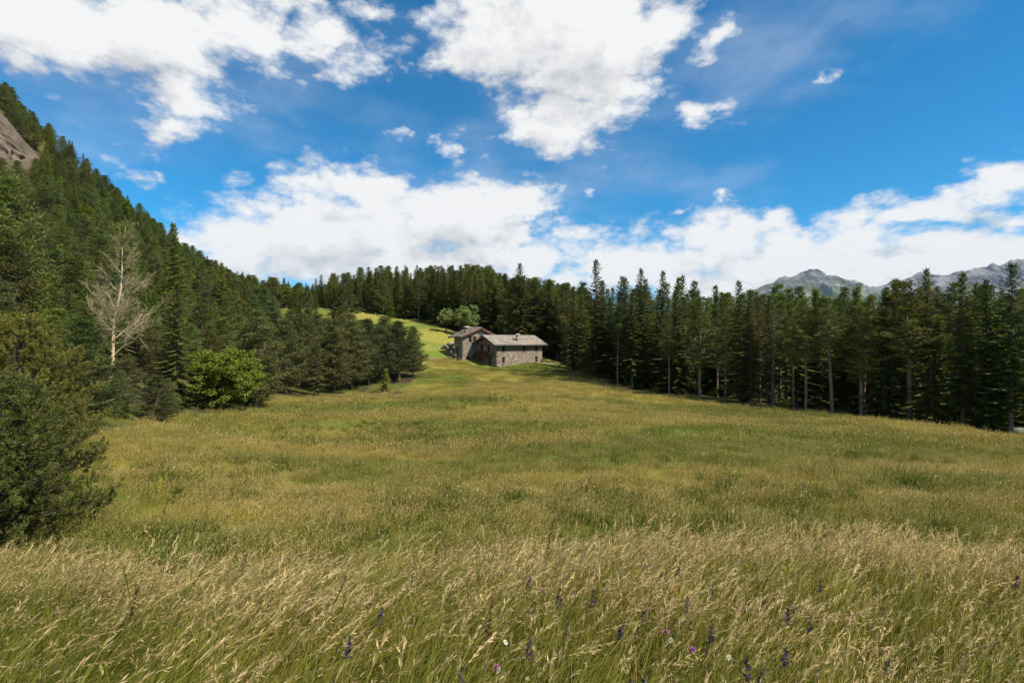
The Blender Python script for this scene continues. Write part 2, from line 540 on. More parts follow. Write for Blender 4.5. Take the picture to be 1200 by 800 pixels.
def ground_material():
    m, q = new_mat('ground_cover')
    pos, patch = meadow_patch(q)
    reg = q.n('ShaderNodeAttribute', attribute_name='region')       # 0 meadow, 1 forest litter
    lawn = q.n('ShaderNodeAttribute', attribute_name='lawn')
    fine = q.noise(pos, 3.0, 6, .65)
    g = q.mix(patch, (.08, .115, .016), (.175, .16, .034))
    g = q.mix(q.mr(fine, .3, .7), g, q.mix(1.0, g, (1.35, 1.25, 1.2), 'MULTIPLY'))
    big = q.noise(q.map(pos, (.03, .05, 0)), 1.0, 3, .5)
    l = q.mix(q.mr(big, .40, .62), (.12, .165, .026), (.23, .22, .045))
    l = q.mix(q.mr(fine, .35, .65), q.mix(1.0, l, (.72, .76, .7), 'MULTIPLY'), q.mix(1.0, l, (1.35, 1.2, 1.2), 'MULTIPLY'))
    l = q.mix(q.mr(q.noise(pos, .7, 4, .7), .55, .7), l, (.24, .20, .09))
    litter = q.mix(q.mr(q.noise(pos, .25, 5, .6), .40, .6), (.055, .038, .024), (.10, .108, .024))
    c = q.mix(lawn.outputs['Fac'], g, l)
    c = q.mix(reg.outputs['Fac'], c, litter)
    b = q.n('ShaderNodeBsdfPrincipled'); q.put(b.inputs['Base Color'], c)
    b.inputs['Roughness'].default_value = .95; b.inputs['Specular IOR Level'].default_value = .1
    bp = q.n('ShaderNodeBump'); bp.inputs['Strength'].default_value = .8; bp.inputs['Distance'].default_value = .12
    q.put(bp.inputs['Height'], q.noise(pos, 5.0, 8, .7)); q.nt.links.new(bp.outputs[0], b.inputs['Normal'])
    finish(q, b.outputs[0])
    return m


M['ground'] = ground_material()

# ------------------------------------------------------------------ regions (ground polygons in metres)
OPEN = [W(-900, 9), W(-60, 10), W(60, 15), W(95, 24), W(175, 35), W(240, 44), (-25.0, 49), W(308, 58), W(330, 66), W(420, 74), W(470, 80), W(497, 90), W(492, 104), W(470, 112),
        W(440, 126), W(400, 138), W(335, 150), W(328, 172), W(420, 170), W(480, 163), W(530, 152), W(585, 140), W(650, 136), W(668, 118), W(690, 97), W(718, 86), W(760, 79), W(800, 75.5),
        W(900, 67.5), W(1000, 62.5), W(1100, 58), W(1200, 54), W(1300, 50), (80, 40), (90, 10), (60, -40), (-30, -40)]
LAWN = [W(325, 180), W(332, 138), W(400, 128), W(450, 112), W(485, 107), W(520, 113), W(545, 116), W(560, 130), W(620, 128), W(640, 112), W(665, 106), W(700, 92), W(735, 88), W(760, 83),
        W(700, 120), W(640, 160), W(520, 175)]

# ------------------------------------------------------------------ ground sheet
def spaced(lo, hi, n0, fine_lo, fine_hi, step, growth=1.09):
    xs = list(np.arange(fine_lo, fine_hi + 1e-6, step))
    s = step; x = fine_hi
    while x < hi:
        s = min(s * growth, 900); x += s; xs.append(x)
    s = step; x = fine_lo; pre = []
    while x > lo:
        s = min(s * growth, 900); x -= s; pre.append(x)
    return np.array(pre[::-1] + xs)


gx = spaced(-14000, 16000, 0, -12, 12, .4, 1.035)
gy = spaced(-5000, 15000, 0, 0, 16, .3, 1.03)
GX, GY = np.meshgrid(gx, gy)
GZ = H(GX, GY)
mb = MB(); mb.grid(np.stack([GX, GY, GZ], -1))
gme = mb.mesh('meadow_ground', M['ground'], smooth=True)
reg = 1.0 - inside(OPEN, GX, GY).astype(float)
far = (np.hypot(GX, GY) > 600)
lw = inside(LAWN, GX, GY).astype(float)
for nm, arr in (('region', reg), ('lawn', lw)):
    a_ = gme.attributes.new(nm, 'FLOAT', 'POINT'); a_.data.foreach_set('value', arr.ravel().astype('f4'))
ground = link('ground', gme)
tag(ground, 'grassy bowl of the mountain meadow and the wooded slopes round it', kind='structure')

# ------------------------------------------------------------------ distant mountains
def ridged(x, y, oct=6, seed=0):
    r = np.random.default_rng(seed)
    tot = np.zeros_like(x); amp = 1.0; fr = 1.0; norm = 0
    tab = r.random((64, 64))
    for o in range(oct):
        u = (x * fr + o * 7.3) % 64; v = (y * fr + o * 3.1) % 64
        i = np.floor(u).astype(int); j = np.floor(v).astype(int)
        fu = u - i; fv = v - j
        fu = fu * fu * (3 - 2 * fu); fv = fv * fv * (3 - 2 * fv)
        n = (tab[i % 64, j % 64] * (1 - fu) + tab[(i + 1) % 64, j % 64] * fu) * (1 - fv) + (tab[i % 64, (j + 1) % 64] * (1 - fu) + tab[(i + 1) % 64, (j + 1) % 64] * fu) * fv
        tot += amp * (1 - np.abs(2 * n - 1)); norm += amp
        amp *= .52; fr *= 2.05
    return tot / norm


def mountain_material():
    m, q = new_mat('mountain_rock')
    geo = q.n('ShaderNodeNewGeometry')
    pos = geo.outputs['Position']
    sp = q.n('ShaderNodeSeparateXYZ'); q.put(sp.inputs[0], pos)
    nz = q.noise(q.map(pos, (.004, .004, .004)), 1.0, 9, .68)
    rock = q.mix(q.mr(nz, .38, .62), (.03, .036, .055), (.21, .20, .205))
    hh = q.m('ADD', sp.outputs[2], q.m('MULTIPLY', q.m('SUBTRACT', nz, .5), 1500))
    green = q.mr(hh, 980, 520)
    c = q.mix(q.m('MULTIPLY', green, .85), rock, (.10, .135, .06))
    sn = q.noise(q.map(pos, (.006, .006, .012)), 1.0, 4, .6)
    snow = q.m('MULTIPLY', q.mr(sn, .685, .70), q.mr(sp.outputs[2], 850, 950))
    c = q.mix(snow, c, (.8, .82, .85))
    b = q.n('ShaderNodeBsdfPrincipled'); q.put(b.inputs['Base Color'], c); b.inputs['Roughness'].default_value = .95
    b.inputs['Specular IOR Level'].default_value = .1
    bp = q.n('ShaderNodeBump'); bp.inputs['Strength'].default_value = 1.0; bp.inputs['Distance'].default_value = 40
    q.put(bp.inputs['Height'], q.noise(q.map(pos, (.006, .006, .006)), 1.0, 8, .65)); q.nt.links.new(bp.outputs[0], b.inputs['Normal'])
    finish(q, b.outputs[0])
    return m


M['mountain'] = mountain_material()


def mountain(name, prof, D, depth, seed, label):
    pxs = np.array([p[0] for p in prof]); pys = np.array([p[1] for p in prof])
    U = np.linspace(pxs[0], pxs[-1], 420)
    X = (U - 600) / F * D
    ridge = (400 - np.interp(U, pxs, pys)) / F * D
    T = np.concatenate([np.linspace(0, 1, 110), np.linspace(1, 1.5, 25)[1:]])
    XX, TT = np.meshgrid(X, T)
    yy = D - depth + TT * depth + 500 * np.sin(XX / 2100.) * (TT - 1)
    base = -420.0
    prof_t = np.where(TT <= 1, np.clip(TT, 0, 1) ** 1.15, 1 - (TT - 1) * 1.7)
    rn = ridged(XX / 1100. + 3, yy / 1500., 6, seed)
    rn2 = ridged(XX / 260. + 3, yy / 300., 5, seed + 1)
    env = np.sin(np.clip(TT, 0, 1) * np.pi) * .8 + .05
    z = base + (ridge[None] - base) * prof_t + (rn - .62) * 720 * env + (rn2 - .6) * (330 * env + 110)
    mb = MB(); mb.grid(np.stack([XX, yy, z + CZ], -1))
    o = mb.build(name, M['mountain'], smooth=False)
    tag(o, label, kind='structure')
    return o


mountain('mountain', [(640, 420), (760, 395), (850, 352), (885, 342), (905, 333), (918, 325), (935, 323), (949, 316), (956, 315), (968, 321), (980, 323), (1000, 331), (1020, 341), (1060, 356), (1110, 372), (1200, 400), (1260, 420)],
         7600, 2300, 3, 'grey pointed peak with green flanks rising beyond the dark forest')
mountain('mountain', [(880, 400), (940, 372), (990, 352), (1012, 338), (1040, 333), (1060, 327), (1080, 318), (1092, 321), (1110, 323), (1130, 318), (1150, 312), (1172, 309), (1186, 304), (1205, 303), (1260, 292), (1340, 285), (1450, 300), (1600, 320)],
         9000, 2600, 11, 'long jagged grey mountain ridge with small snow patches')

# ------------------------------------------------------------------ tree builders
def spruce_parts(h, R, t0, seed, nbr=150, droop=.28, tips=1.0, dens=1.0, tw=.13):
    r = np.random.default_rng(seed)
    cr = MB(); tr = MB()
    zs = np.linspace(0, h, 12)
    lean = r.normal(0, .012, 2)
    pts = np.stack([lean[0] * zs, lean[1] * zs, zs], 1)
    tr.tube(pts, np.interp(zs / h, [0, .02, .1, 1], [.30, .24, .20, .012]) * h / 20, 8)
    sector = r.uniform(.62, 1.22, 9)
    for i in range(nbr):
        t = t0 + (1 - t0) * max(0.0, (i + r.uniform(-.4, .4)) / nbr) ** 1.05
        t = min(max(t, t0 * .9), .985)
        az = i * 2.39996 + r.uniform(-.4, .4)
        sec = sector[int(az / (2 * np.pi) * 9) % 9]
        u = (1 - t) / (1 - t0)
        prof = min(1.0, (1 - u) * 6 + .5) if u > .85 else 1.0
        L = R * (u ** .85) * r.uniform(.5, 1.22) * sec * prof + .12 * h / 20
        if r.random() < .05: L *= .5
        pitch = np.interp(t, [0, .5, .85, 1], [-.22, -.02, .35, .9])
        n = max(4, int(L / .17 * dens))
        s = np.linspace(.06, 1, n)
        dirh = np.array([math.cos(az), math.sin(az), 0])
        sz = pitch * s * L - droop * L * s ** 1.4 + droop * .75 * L * s ** 3
        base = np.array([lean[0] * t * h, lean[1] * t * h, t * h])
        ax = base + dirh * (s * L)[:, None] + np.array([0, 0, 1.]) * sz[:, None]
        side = np.array([-dirh[1], dirh[0], 0])
        tn = r.uniform(.15, .55)
        tr.tube(ax[::max(1, n // 3)], np.linspace(.035, .008, len(ax[::max(1, n // 3)])) * h / 20, 3)
        for sg in (-1, 1):
            tl = (.22 + .34 * (1 - s) * min(L, 3.0) * .6) * r.uniform(.7, 1.25, n)
            d = dirh * .75 + sg * side * r.uniform(.5, 1.05, n)[:, None] + np.array([0, 0, 1.]) * (r.uniform(-.5, .05, n))[:, None]
            tone = np.clip(tn + .35 * s * tips + r.uniform(-.12, .12, n), 0, 1)
            cr.quads(diamonds(ax, d, tl, tw * r.uniform(.8, 1.4, n), np.array([0, 0, 1.]) + r.normal(0, .25, (n, 3)), r), tone)
            d2 = d + np.array([0, 0, -1.]) * r.uniform(.2, .9, n)[:, None]
            cr.quads(diamonds(ax + dirh * .05, d2, tl * .8, tw * .9, None, r), tone * .8)
        cr.quads(diamonds(ax[-1:], (ax[-1:] - ax[-2:-1]), .35, tw * 1.3, np.array([[0, 0, 1.]]), r), tn + .3)
    top = np.array([[lean[0] * h, lean[1] * h, h * .975]])
    for k in range(5):
        cr.quads(diamonds(top, np.array([[r.normal(0, .12), r.normal(0, .12), 1]]), h * .035, .09, None, r), .6)
    return tr, cr


def clump(cr, c, rad, n, L, wd, r, tone, up=.35, flat=.6):
    """needle or leaf clump: shoots radiating from inside a flattened ball"""
    d = nrm(r.normal(size=(n, 3)))
    d[:, 2] = np.abs(d[:, 2]) * .9 - .25
    o = c + d * np.array([rad, rad, rad * flat]) * r.uniform(.25, 1.0, n)[:, None]
    dd = d + np.array([0, 0, up])
    cr.quads(diamonds(o, dd, L * r.uniform(.7, 1.3, n), wd * r.uniform(.7, 1.3, n), None, r),
             np.clip(tone + .25 * (d[:, 2]) + r.uniform(-.12, .12, n), 0, 1))


def pine_parts(h, R, t0, seed, nbr=46, shape='umbrella', cl=30, L=.34, wd=.075, crad=.42, bend=.3, up=.3, thick=1.0):
    r = np.random.default_rng(seed)
    cr = MB(); tr = MB()
    zs = np.linspace(0, h * .97, 14)
    b1, b2 = r.normal(0, bend, 2), r.normal(0, bend, 2)

    def axis(z):
        q_ = z / h
        return np.stack([b1[0] * q_ ** 2 + b2[0] * np.sin(q_ * 5) * .3, b1[1] * q_ ** 2 + b2[1] * np.sin(q_ * 4) * .3, z], -1)
    tr.tube(axis(zs), np.interp(zs / h, [0, .03, .3, 1], [.27, .215, .19, .03]) * h / 16 * thick, 8)
    for i in range(nbr):
        t = t0 + (1 - t0) * (i + r.random()) / nbr
        t = min(t, .985)
        az = i * 2.39996 + r.uniform(-.5, .5)
        u = (t - t0) / (1 - t0)
        if shape == 'umbrella':
            L0 = R * math.sqrt(max(.05, 1 - (max(u, .0) * 1.02 - .12) ** 2 * .95)) * np.interp(u, [0, .25, 1], [.55, 1, .35])
            el = np.interp(u, [0, .5, 1], [.0, .3, 1.0])
        else:
            L0 = R * np.interp(u, [0, .15, .5, .8, 1], [.75, 1.0, .82, .5, .16])
            el = np.interp(u, [0, .5, 1], [.12, .45, 1.1])
        L0 *= r.uniform(.65, 1.15)
        d0 = np.array([math.cos(az), math.sin(az), math.tan(min(el, 1.2)) * .8]); d0 /= np.linalg.norm(d0)
        b = axis(np.array([t * h]))[0]
        s = np.linspace(0, 1, 6)
        path = b + d0 * (s * L0)[:, None] + np.array([0, 0, 1.]) * (up * L0 * (s ** 2 - s * .5) * .5)[:, None] + r.normal(0, .05, (6, 3)) * L0 * s[:, None] * .5
        tr.tube(path, np.linspace(.06, .012, 6) * (L0 / 3 + .3) * thick, 4)
        tn = r.uniform(.2, .6)
        ncl = max(2, int(L0 / .42))
        for k in range(ncl):
            sk = .35 + .65 * (k + r.random()) / ncl
            pk = path[0] * 0 + np.array([np.interp(sk, s, path[:, j]) for j in range(3)])
            off = r.normal(0, 1, 3) * np.array([.38, .38, .16]) * L0 * .45 * (1.2 - sk)
            c = pk + off
            clump(cr, c, crad * r.uniform(.8, 1.3), cl, L, wd, r, tn + r.uniform(-.15, .15))
            if k % 2 == 0: tr.tube(np.stack([pk, c]), [.014, .006], 3)
    return tr, cr


def broad_parts(h, R, seed, ncl=150, nl=90, L=.17, wd=.12, t0=.08, lump=.25, pillar=1.0):
    r = np.random.default_rng(seed)
    cr = MB(); tr = MB()
    tr.tube(np.array([[0, 0, 0], [.05, 0, h * .25], [.1, .05, h * .5], [0, .1, h * .8]]), [.2 * h / 8, .16 * h / 8, .1 * h / 8, .03], 7)
    lobes = nrm(r.normal(size=(9, 3))); lobes[:, 2] = np.abs(lobes[:, 2]) * .8
    for i in range(ncl):
        d = nrm(r.normal(size=3))
        if d[2] < -.85: d[2] *= .6
        rad = (1 - lump) + lump * max(0, (lobes @ d).max()) ** 3 * 1.6
        rr = rad * r.uniform(.55, 1.0) if i % 3 else rad * r.uniform(.2, .7)
        c = np.array([0, 0, h * (.5 + t0 * .5)]) + d * np.array([R, R, h * (.5 - t0 * .5)]) * rr * .92
        nn = nl
        dd = nrm(r.normal(size=(nn, 3)))
        o = c + dd * r.uniform(.2, 1, nn)[:, None] * .42 * (R / 3.2) * np.array([1, 1, .7])
        cr.quads(diamonds(o, r.normal(size=(nn, 3)) + d * .6 + np.array([0, 0, -.2]), L * r.uniform(.7, 1.3, nn), wd, None, r),
                 np.clip(r.uniform(.15, .75) + r.uniform(-.15, .15, nn), 0, 1))
        if i % 5 == 0:
            st = np.array([0, 0, h * r.uniform(.2, .5)])
            tr.tube(np.stack([st, (st + c) / 2 + [0, 0, .2], c]), [.05 * h / 8, .03 * h / 8, .012], 4)
    return tr, cr


def merge_mesh(tr, cr, name, m1, m2):
    a = MB()
    for s_, mi in ((tr, 0), (cr, 1)):
        for v, (f, k), c in zip(s_.v, s_.f, s_.c):
            pass
    a.v = tr.v + cr.v; a.c = tr.c + cr.c
    a.f = list(tr.f) + [(f + tr.n, k) for f, k in cr.f]
    a.mi = list(tr.mi) + [np.full(len(x), 1) for x in cr.mi]
    a.n = tr.n + cr.n
    return a.mesh(name, [m1, m2])


class Proto:
    def __init__(s, name, parts, bark, leaf, h, crown='crown'):
        tr, cr = parts
        s.name, s.h = name, h
        s.tr = tr.mesh(name + '_trunk', bark, smooth=True); s.cr = cr.mesh(name + '_crown', leaf)
        s.raw = (tr, cr, bark, leaf); s.joined = None
        s.crown = crown

    def lod(s):
        if s.joined is None:
            s.joined = merge_mesh(s.raw[0], s.raw[1], s.name + '_whole', s.raw[2], s.raw[3])
        return s.joined

    def place(s, x, y, hgt, rz, label, cat, group=None, z=None, name=None, wide=1.0):
        z = h1(x, y) if z is None else z
        root = empty(name or s.name, (x, y, z - .05), rz)
        k = hgt / s.h
        root.scale = (k * wide, k * wide, k)
        tag(root, label, cat, group)
        link('trunk', s.tr, root); link(s.crown, s.cr, root)
        return root


SPR = [Proto('spruce_tree', spruce_parts(20, 4.3, .05, 1, 190, tw=.17), M['bark_spruce'], M['spruce'], 20),
       Proto('spruce_tree', spruce_parts(20, 3.7, .04, 2, 190, droop=.4, tw=.17), M['bark_spruce'], M['spruce'], 20),
       Proto('spruce_tree', spruce_parts(20, 4.8, .08, 3, 180, droop=.2, tw=.17), M['bark_spruce'], M['spruce'], 20),
       Proto('spruce_tree', spruce_parts(20, 3.8, .16, 4, 170, droop=.3, tw=.17), M['bark_spruce'], M['spruce'], 20)]
TPINE = [Proto('pine_tree', pine_parts(18, 3.9, .44, 11, 62, wd=.09), M['bark_pine'], M['pine'], 18),
         Proto('pine_tree', pine_parts(18, 3.6, .32, 12, 70, wd=.09), M['bark_pine'], M['pine'], 18),
         Proto('pine_tree', pine_parts(18, 3.3, .60, 13, 48, wd=.09), M['bark_pine'], M['pine'], 18)]
YPINE = [Proto('pine_tree', pine_parts(11, 3.5, .04, 21, 92, 'cone', 34, .30, .085, .5), M['bark_pine'], M['pine'], 11),
         Proto('pine_tree', pine_parts(11, 3.2, .06, 22, 88, 'cone', 34, .30, .085, .5), M['bark_pine'], M['pine'], 11),
         Proto('pine_tree', pine_parts(11, 3.8, .08, 23, 88, 'umbrella', 34, .30, .085, .55), M['bark_pine'], M['pine'], 11)]
DPINE = [Proto('pine_tree', pine_parts(11, 3.6, .09, 31, 100, 'cone', 40, .30, .075, .5), M['bark_pine'], M['bluepine'], 11),
         Proto('pine_tree', pine_parts(11, 3.9, .11, 32, 100, 'cone', 40, .30, .075, .5), M['bark_pine'], M['bluepine'], 11)]
NPINE = [Proto('pine_tree', pine_parts(7, 2.6, .02, 35, 90, 'cone', 75, .19, .038, .34), M['bark_pine'], M['pine'], 7),
         Proto('pine_tree', pine_parts(7, 2.4, .02, 36, 90, 'cone', 75, .19, .038, .34), M['bark_pine'], M['bluepine'], 7)]
NPINE.append(Proto('pine_tree', pine_parts(7, 2.6, .02, 37, 90, 'cone', 75, .19, .038, .34), M['bark_pine'], M['larch'], 7))
LARCH = [Proto('larch_tree', spruce_parts(13, 2.9, .05, 41, 150, droop=.1, dens=1.1, tw=.16), M['bark_spruce'], M['larch'], 13),
         Proto('larch_tree', spruce_parts(13, 2.5, .05, 42, 150, droop=.05, dens=1.1, tw=.16), M['bark_spruce'], M['larch'], 13)]
BROAD = Proto('broadleaf_tree', broad_parts(7, 3.9, 51, 400, 110, .18, .14, -.12, .18), M['bark_dark'], M['leaf'], 7)
PALE = [Proto('whitebeam_tree', broad_parts(8, 3.0, 52, 110, 60, .3, .2, .12), M['bark_dark'], M['paleleaf'], 8),
        Proto('whitebeam_tree', broad_parts(9, 2.2, 53, 90, 60, .3, .2, .06), M['bark_dark'], M['paleleaf'], 9)]
ROUND = Proto('deciduous_tree', broad_parts(9, 3.4, 54, 110, 60, .3, .2, .1), M['bark_dark'], M['leaf'], 9)
DEADF = Proto('dead_spruce', spruce_parts(15, 2.0, .08, 61, 90, droop=.25, dens=.5, tw=.05), M['bark_spruce'], M['deadneedle'], 15)

TAKEN = [((130 - 600) / F * 43, 43, 1.5)]      # (x, y, r) already planted


def hero(pr, px, d, ytop, label, cat='tree', rz=None, wide=1.0, name=None, r=1.5, group=None):
    x, y, z = at(px, d)
    top = CZ + (400 - ytop) / F * d
    TAKEN.append((x, y, r))
    return pr.place(x, y, top - z, random.uniform(0, 6.28) if rz is None else rz, label, cat, z=z, wide=wide, name=name, group=group)


# front edge of the dark forest, tree by tree
hero(TPINE[2], 724, 84.5, 358, 'grey-stemmed pine with a high umbrella crown standing first at the forest edge nearest the house', wide=.95)
hero(TPINE[0], 784, 76, 368, 'reddish-stemmed pine with a small flat crown at the forest edge', wide=.8)
hero(TPINE[1], 850, 71, 372, 'slim straight pine with a bare lower stem between dark spruces at the forest edge', wide=.8)
hero(TPINE[0], 944, 65.5, 352, 'forked-looking pine with a bent bare limb at the forest edge', wide=.85)
hero(TPINE[2], 975, 63.8, 350, 'bare-stemmed pine with a high thin crown between two broader pines of the forest edge', wide=1.1)
hero(SPR[2], 880, 69.5, 338, 'wide low-skirted spruce just before the brownish dead spruce at the forest edge', wide=1.2)
hero(SPR[1], 1036, 61.5, 340, 'full-skirted spruce just short of the thickest trunk', wide=1.3)
hero(TPINE[1], 820, 74, 350, 'irregular pine between the broad dark spruce and the slim straight pine', wide=1.2)
hero(TPINE[1], 1009, 62, 360, 'pine with a thick lower stem and a bent pale limb low in its crown', wide=1.0)
hero(TPINE[0], 1065, 60, 332, 'tall thick-stemmed pine with wide layered crown, the boldest trunk along the forest edge', wide=1.25, rz=.6)
hero(SPR[2], 1093, 58.5, 313, 'tall pointed spruce directly beside the thick-stemmed pine at the forest edge')
hero(SPR[3], 1128, 57.5, 319, 'pointed spruce with a ragged top against the grey mountain ridge', wide=1.1)
hero(SPR[0], 1158, 56, 326, 'spruce with a broken-looking tip beside the tallest spruce by the green board', wide=.95)
hero(SPR[3], 1184, 54.5, 308, 'tallest lean spruce beside the green board, its spire crossing the mountain ridge', wide=1.1)
hero(SPR[1], 699, 92, 304, 'tall dark spruce with the highest spire above the forest edge near the house', wide=1.3)
hero(SPR[0], 752, 86, 314, 'slender spruce spire behind the first grey-stemmed pine', wide=1.0)
hero(SPR[1], 776, 88, 317, 'narrow spruce behind the reddish-stemmed pine', wide=1.1)
hero(SPR[2], 805, 82, 322, 'broad dark spruce behind the reddish-stemmed pine at the forest edge', wide=.9)
hero(SPR[0], 671, 100, 335, 'wide dark spruce whose branches sweep low beside the house lawn', wide=1.15)
hero(SPR[2], 614, 138, 308, 'big dark bushy spruce rising right behind the stone house', wide=1.35)
hero(DEADF, 905, 68, 350, 'brownish dead spruce with thin drooping branches at the forest edge', cat='dead tree', wide=1.3)
hero(DEADF, 735, 100, 345, 'greyish brown dying spruce deep between the dark forest spires', cat='dead tree', wide=1.3)
# clump of dark young pines beside the upper lawn
CL = [(335, 70, 378, 'dark pine at the broadleaf end of the pine clump', 1.1), (352, 80, 371, 'dull green pine second in the front of the pine clump', 1.1),
      (392, 76, 378, 'rounded dark pine behind the small pale-stemmed conifer in the clump', 1.1), (412, 80, 378, 'dense dark pine in the middle of the clump below the lawn', 1.1),
      (432, 83, 377, 'dark pine with reddish lower trunks in the clump below the lawn', 1.15), (468, 86, 379, 'dark leaning pine next to last at the house end of the clump', 1.15),
      (484, 88, 385, 'outermost dark pine at the house end of the clump, its trunk bare below', 1.0), (450, 90, 375, 'tall dark pine behind the cone-shaped bush', 1.2)]
for i, (px, d, yt, lb, w) in enumerate(CL):
    hero(DPINE[i % 2], px, d, yt, lb, wide=w)
for px, d, yt in [(318, 92, 356), (340, 95, 366), (372, 98, 371), (400, 100, 373), (385, 90, 376), (425, 98, 377), (445, 100, 380), (362, 88, 373), (465, 98, 384), (305, 80, 375)]:
    hero(DPINE[random.randint(0, 1)], px, d, yt, 'dark pine crowded in the rear of the clump below the lawn', wide=1.1, group='dark pines in the rear of the clump')
hero(Proto('conifer_tree', spruce_parts(8, 2.2, .12, 71, 80, droop=.05, dens=1.1, tw=.11), M['bark_spruce'], M['bluepine'], 8), 373, 71, 399, 'small conical conifer with a pale short stem in front of the pine clump', r=1.5)
# tree line on the near slope
hero(BROAD, 262, 48, 396, 'round bright green leafy tree at the foot of the wooded slope', wide=1.05, r=3)
hero(NPINE[1], 205, 46, 392, 'dark pine between the bare tree and the bright leafy tree', wide=1.0, r=2)
hero(NPINE[1], 182, 36, 442, 'low dull green pine below the bare tree', wide=1.5, r=2)
hero(NPINE[0], 88, 27, 376, 'dense green pine in front of the bare tree', wide=1.25, r=2.4)
hero(NPINE[1], 137, 33, 432, 'short pine at the foot of the bare tree, with upright shoots', wide=1.35, r=2)
hero(NPINE[0], -40, 24, 340, 'big shaggy pine cut by the picture edge on the slope', wide=1.0, r=2.4)
hero(Proto('conifer_tree', spruce_parts(13, 2.7, .08, 72, 130, droop=.02, dens=1.2, tw=.10), M['bark_spruce'], M['larch'], 13), 52, 40, 318, 'yellowish green conifer with a slim pointed top on the near slope', r=2)
hero(NPINE[0], 20, 34, 392, 'pine with orange-brown tinged needles near the picture edge', wide=1.1, r=2)
hero(YPINE[0], 8, 52, 215, 'tall dark pine stacked against the mountainside near the picture edge', wide=.85, r=2)
hero(LARCH[0], 146, 75, 233, 'pale green larch whose top shows just above the bare tree', wide=.8, r=2)
hero(LARCH[1], 205, 105, 262, 'slender bright larch high on the wooded slope, paler than its neighbours')
hero(LARCH[0], 260, 125, 308, 'bright larch low on the wooded slope above the bright leafy tree')
# behind the house and at the lawn head
hero(PALE[0], 523, 143, 357, 'pale whitish green leafy tree, first of three at the lawn edge behind the house')
hero(PALE[0], 540, 142, 354, 'pale leafy tree, middle of three behind the house', rz=2.0, wide=.9)
hero(PALE[1], 553, 140, 352, 'taller yellow-green leafy tree directly behind the chimney of the house', wide=1.0)
hero(LARCH[1], 458, 162, 341, 'bright yellow-green conical larch at the head of the lawn', wide=1.0)
hero(ROUND, 352, 176, 335, 'round green leafy tree above the roof hut at the lawn crest', wide=1.1)
hero(ROUND, 335, 172, 331, 'broad leafy tree where the mountainside meets the lawn', rz=2, wide=1.1)
hero(ROUND, 398, 178, 332, 'leafy tree at the lawn crest beside the pink cover', rz=4, wide=1.0)
hero(LARCH[0], 412, 176, 338, 'dark green conical larch right beside the leafy tree at the lawn crest', wide=1.2)

SAP = Proto('spruce_sapling', spruce_parts(3.2, 1.0, .02, 75, 90, droop=.05, dens=2.0, tw=.08), M['bark_spruce'], M['spruce'], 3.2)
SHR = Proto('forest_shrub', broad_parts(1.6, 1.1, 76, 40, 60, .12, .08, .0), M['bark_dark'], M['leaf'], 1.6, crown='foliage')
rs_ = random.Random(12)
for px, off, hh, k in [(688, 4, 3.4, 0), (712, 1, 1.8, 0), (742, 1, 2.6, 0), (768, -1, 1.3, 1), (818, 0, 2.4, 0), (835, 1, 1.4, 1), (872, 0, 3.0, 0), (918, 0, 1.5, 1), (960, 1, 2.2, 0), (985, 0, 1.2, 1), (1030, 0, 2.6, 0), (1048, 1, 1.1, 1),
                       (1108, 0, 2.0, 0), (1143, 0, 1.3, 1), (1172, 1, 2.4, 0)]:
    d = np.interp(px, [690, 760, 800, 900, 1000, 1100, 1200], [95, 79, 75.5, 67.5, 62.5, 58, 54]) + 1.2 + off
    x, y, z = at(px, d)
    (SHR if k else SAP).place(x, y, hh, rs_.uniform(0, 6.28), 'low leafy shrub at the shaded forest edge' if k else 'small young spruce at the foot of the dark forest edge', 'shrub' if k else 'sapling',
                              'shrubs along the forest edge' if k else 'young spruces along the forest edge')
for px, d, hh, pr, lb in [(150, 40, 3.2, 1, 'low shaggy pine shrub under the bare tree, toward the leafy tree'), (165, 50, 6.0, 0, 'green pine right behind the bare tree'), (232, 60, 6.5, 1, 'dull pine looking over the bright leafy tree'),
                          (60, 31, 5.2, 2, 'fresh green pine between the near pine and the bare tree'), (28, 26, 5.0, 2, 'light yellow-green pine above the nearest pine'), (108, 34, 3.2, 0, 'low green pine at the left foot of the bare tree'),
                          (195, 40, 2.6, 1, 'small dull pine in front of the trees beside the leafy tree'), (300, 57, 4.2, 1, 'small dark pine between the leafy tree and the pine clump')]:
    x, y, z = at(px, d); TAKEN.append((x, y, 1.2))
    NPINE[pr].place(x, y, hh, rs_.uniform(0, 6.28), lb, 'tree', wide=1.15)

# ------------------------------------------------------------------ forests: individuals in view plus far fill
def scatter(box, spacing, cond, n=60000, avoid=True, seed=1):
    r = np.random.default_rng(seed)
    x0, x1, y0, y1 = box
    xs = r.uniform(x0, x1, n); ys = r.uniform(y0, y1, n)
    ok = cond(xs, ys)
    xs, ys = xs[ok], ys[ok]
    acc = []; cell = {}
    for a, b in zip(xs, ys):
        sp = spacing(a, b)
        k = (int(a // 6), int(b // 6)); bad = False
        for i in range(k[0] - 1, k[0] + 2):
            for j in range(k[1] - 1, k[1] + 2):
                for (c, d) in cell.get((i, j), ()):
                    if (a - c) ** 2 + (b - d) ** 2 < sp * sp: bad = True; break
                if bad: break
            if bad: break
        if bad: continue
        if avoid and any((a - tx) ** 2 + (b - ty) ** 2 < (tr_ + .9) ** 2 for tx, ty, tr_ in TAKEN): continue
        cell.setdefault(k, []).append((a, b)); acc.append((a, b))
    return np.array(acc)


PXY = None
def grow(x, y):     # distance outside the open ground is implied by polygon test
    return ~inside(OPEN, x, y)


STUFF = {}          # mesh name -> list of (x, y, z, rz, scale, wide)
HOUSE_C = np.array([-6.0, 121.0])
CLIFF = (-165, 187)


def in_view(x, y, m=60):
    px = 600 + F * x / y
    return (px > -m) & (px < 1200 + m)


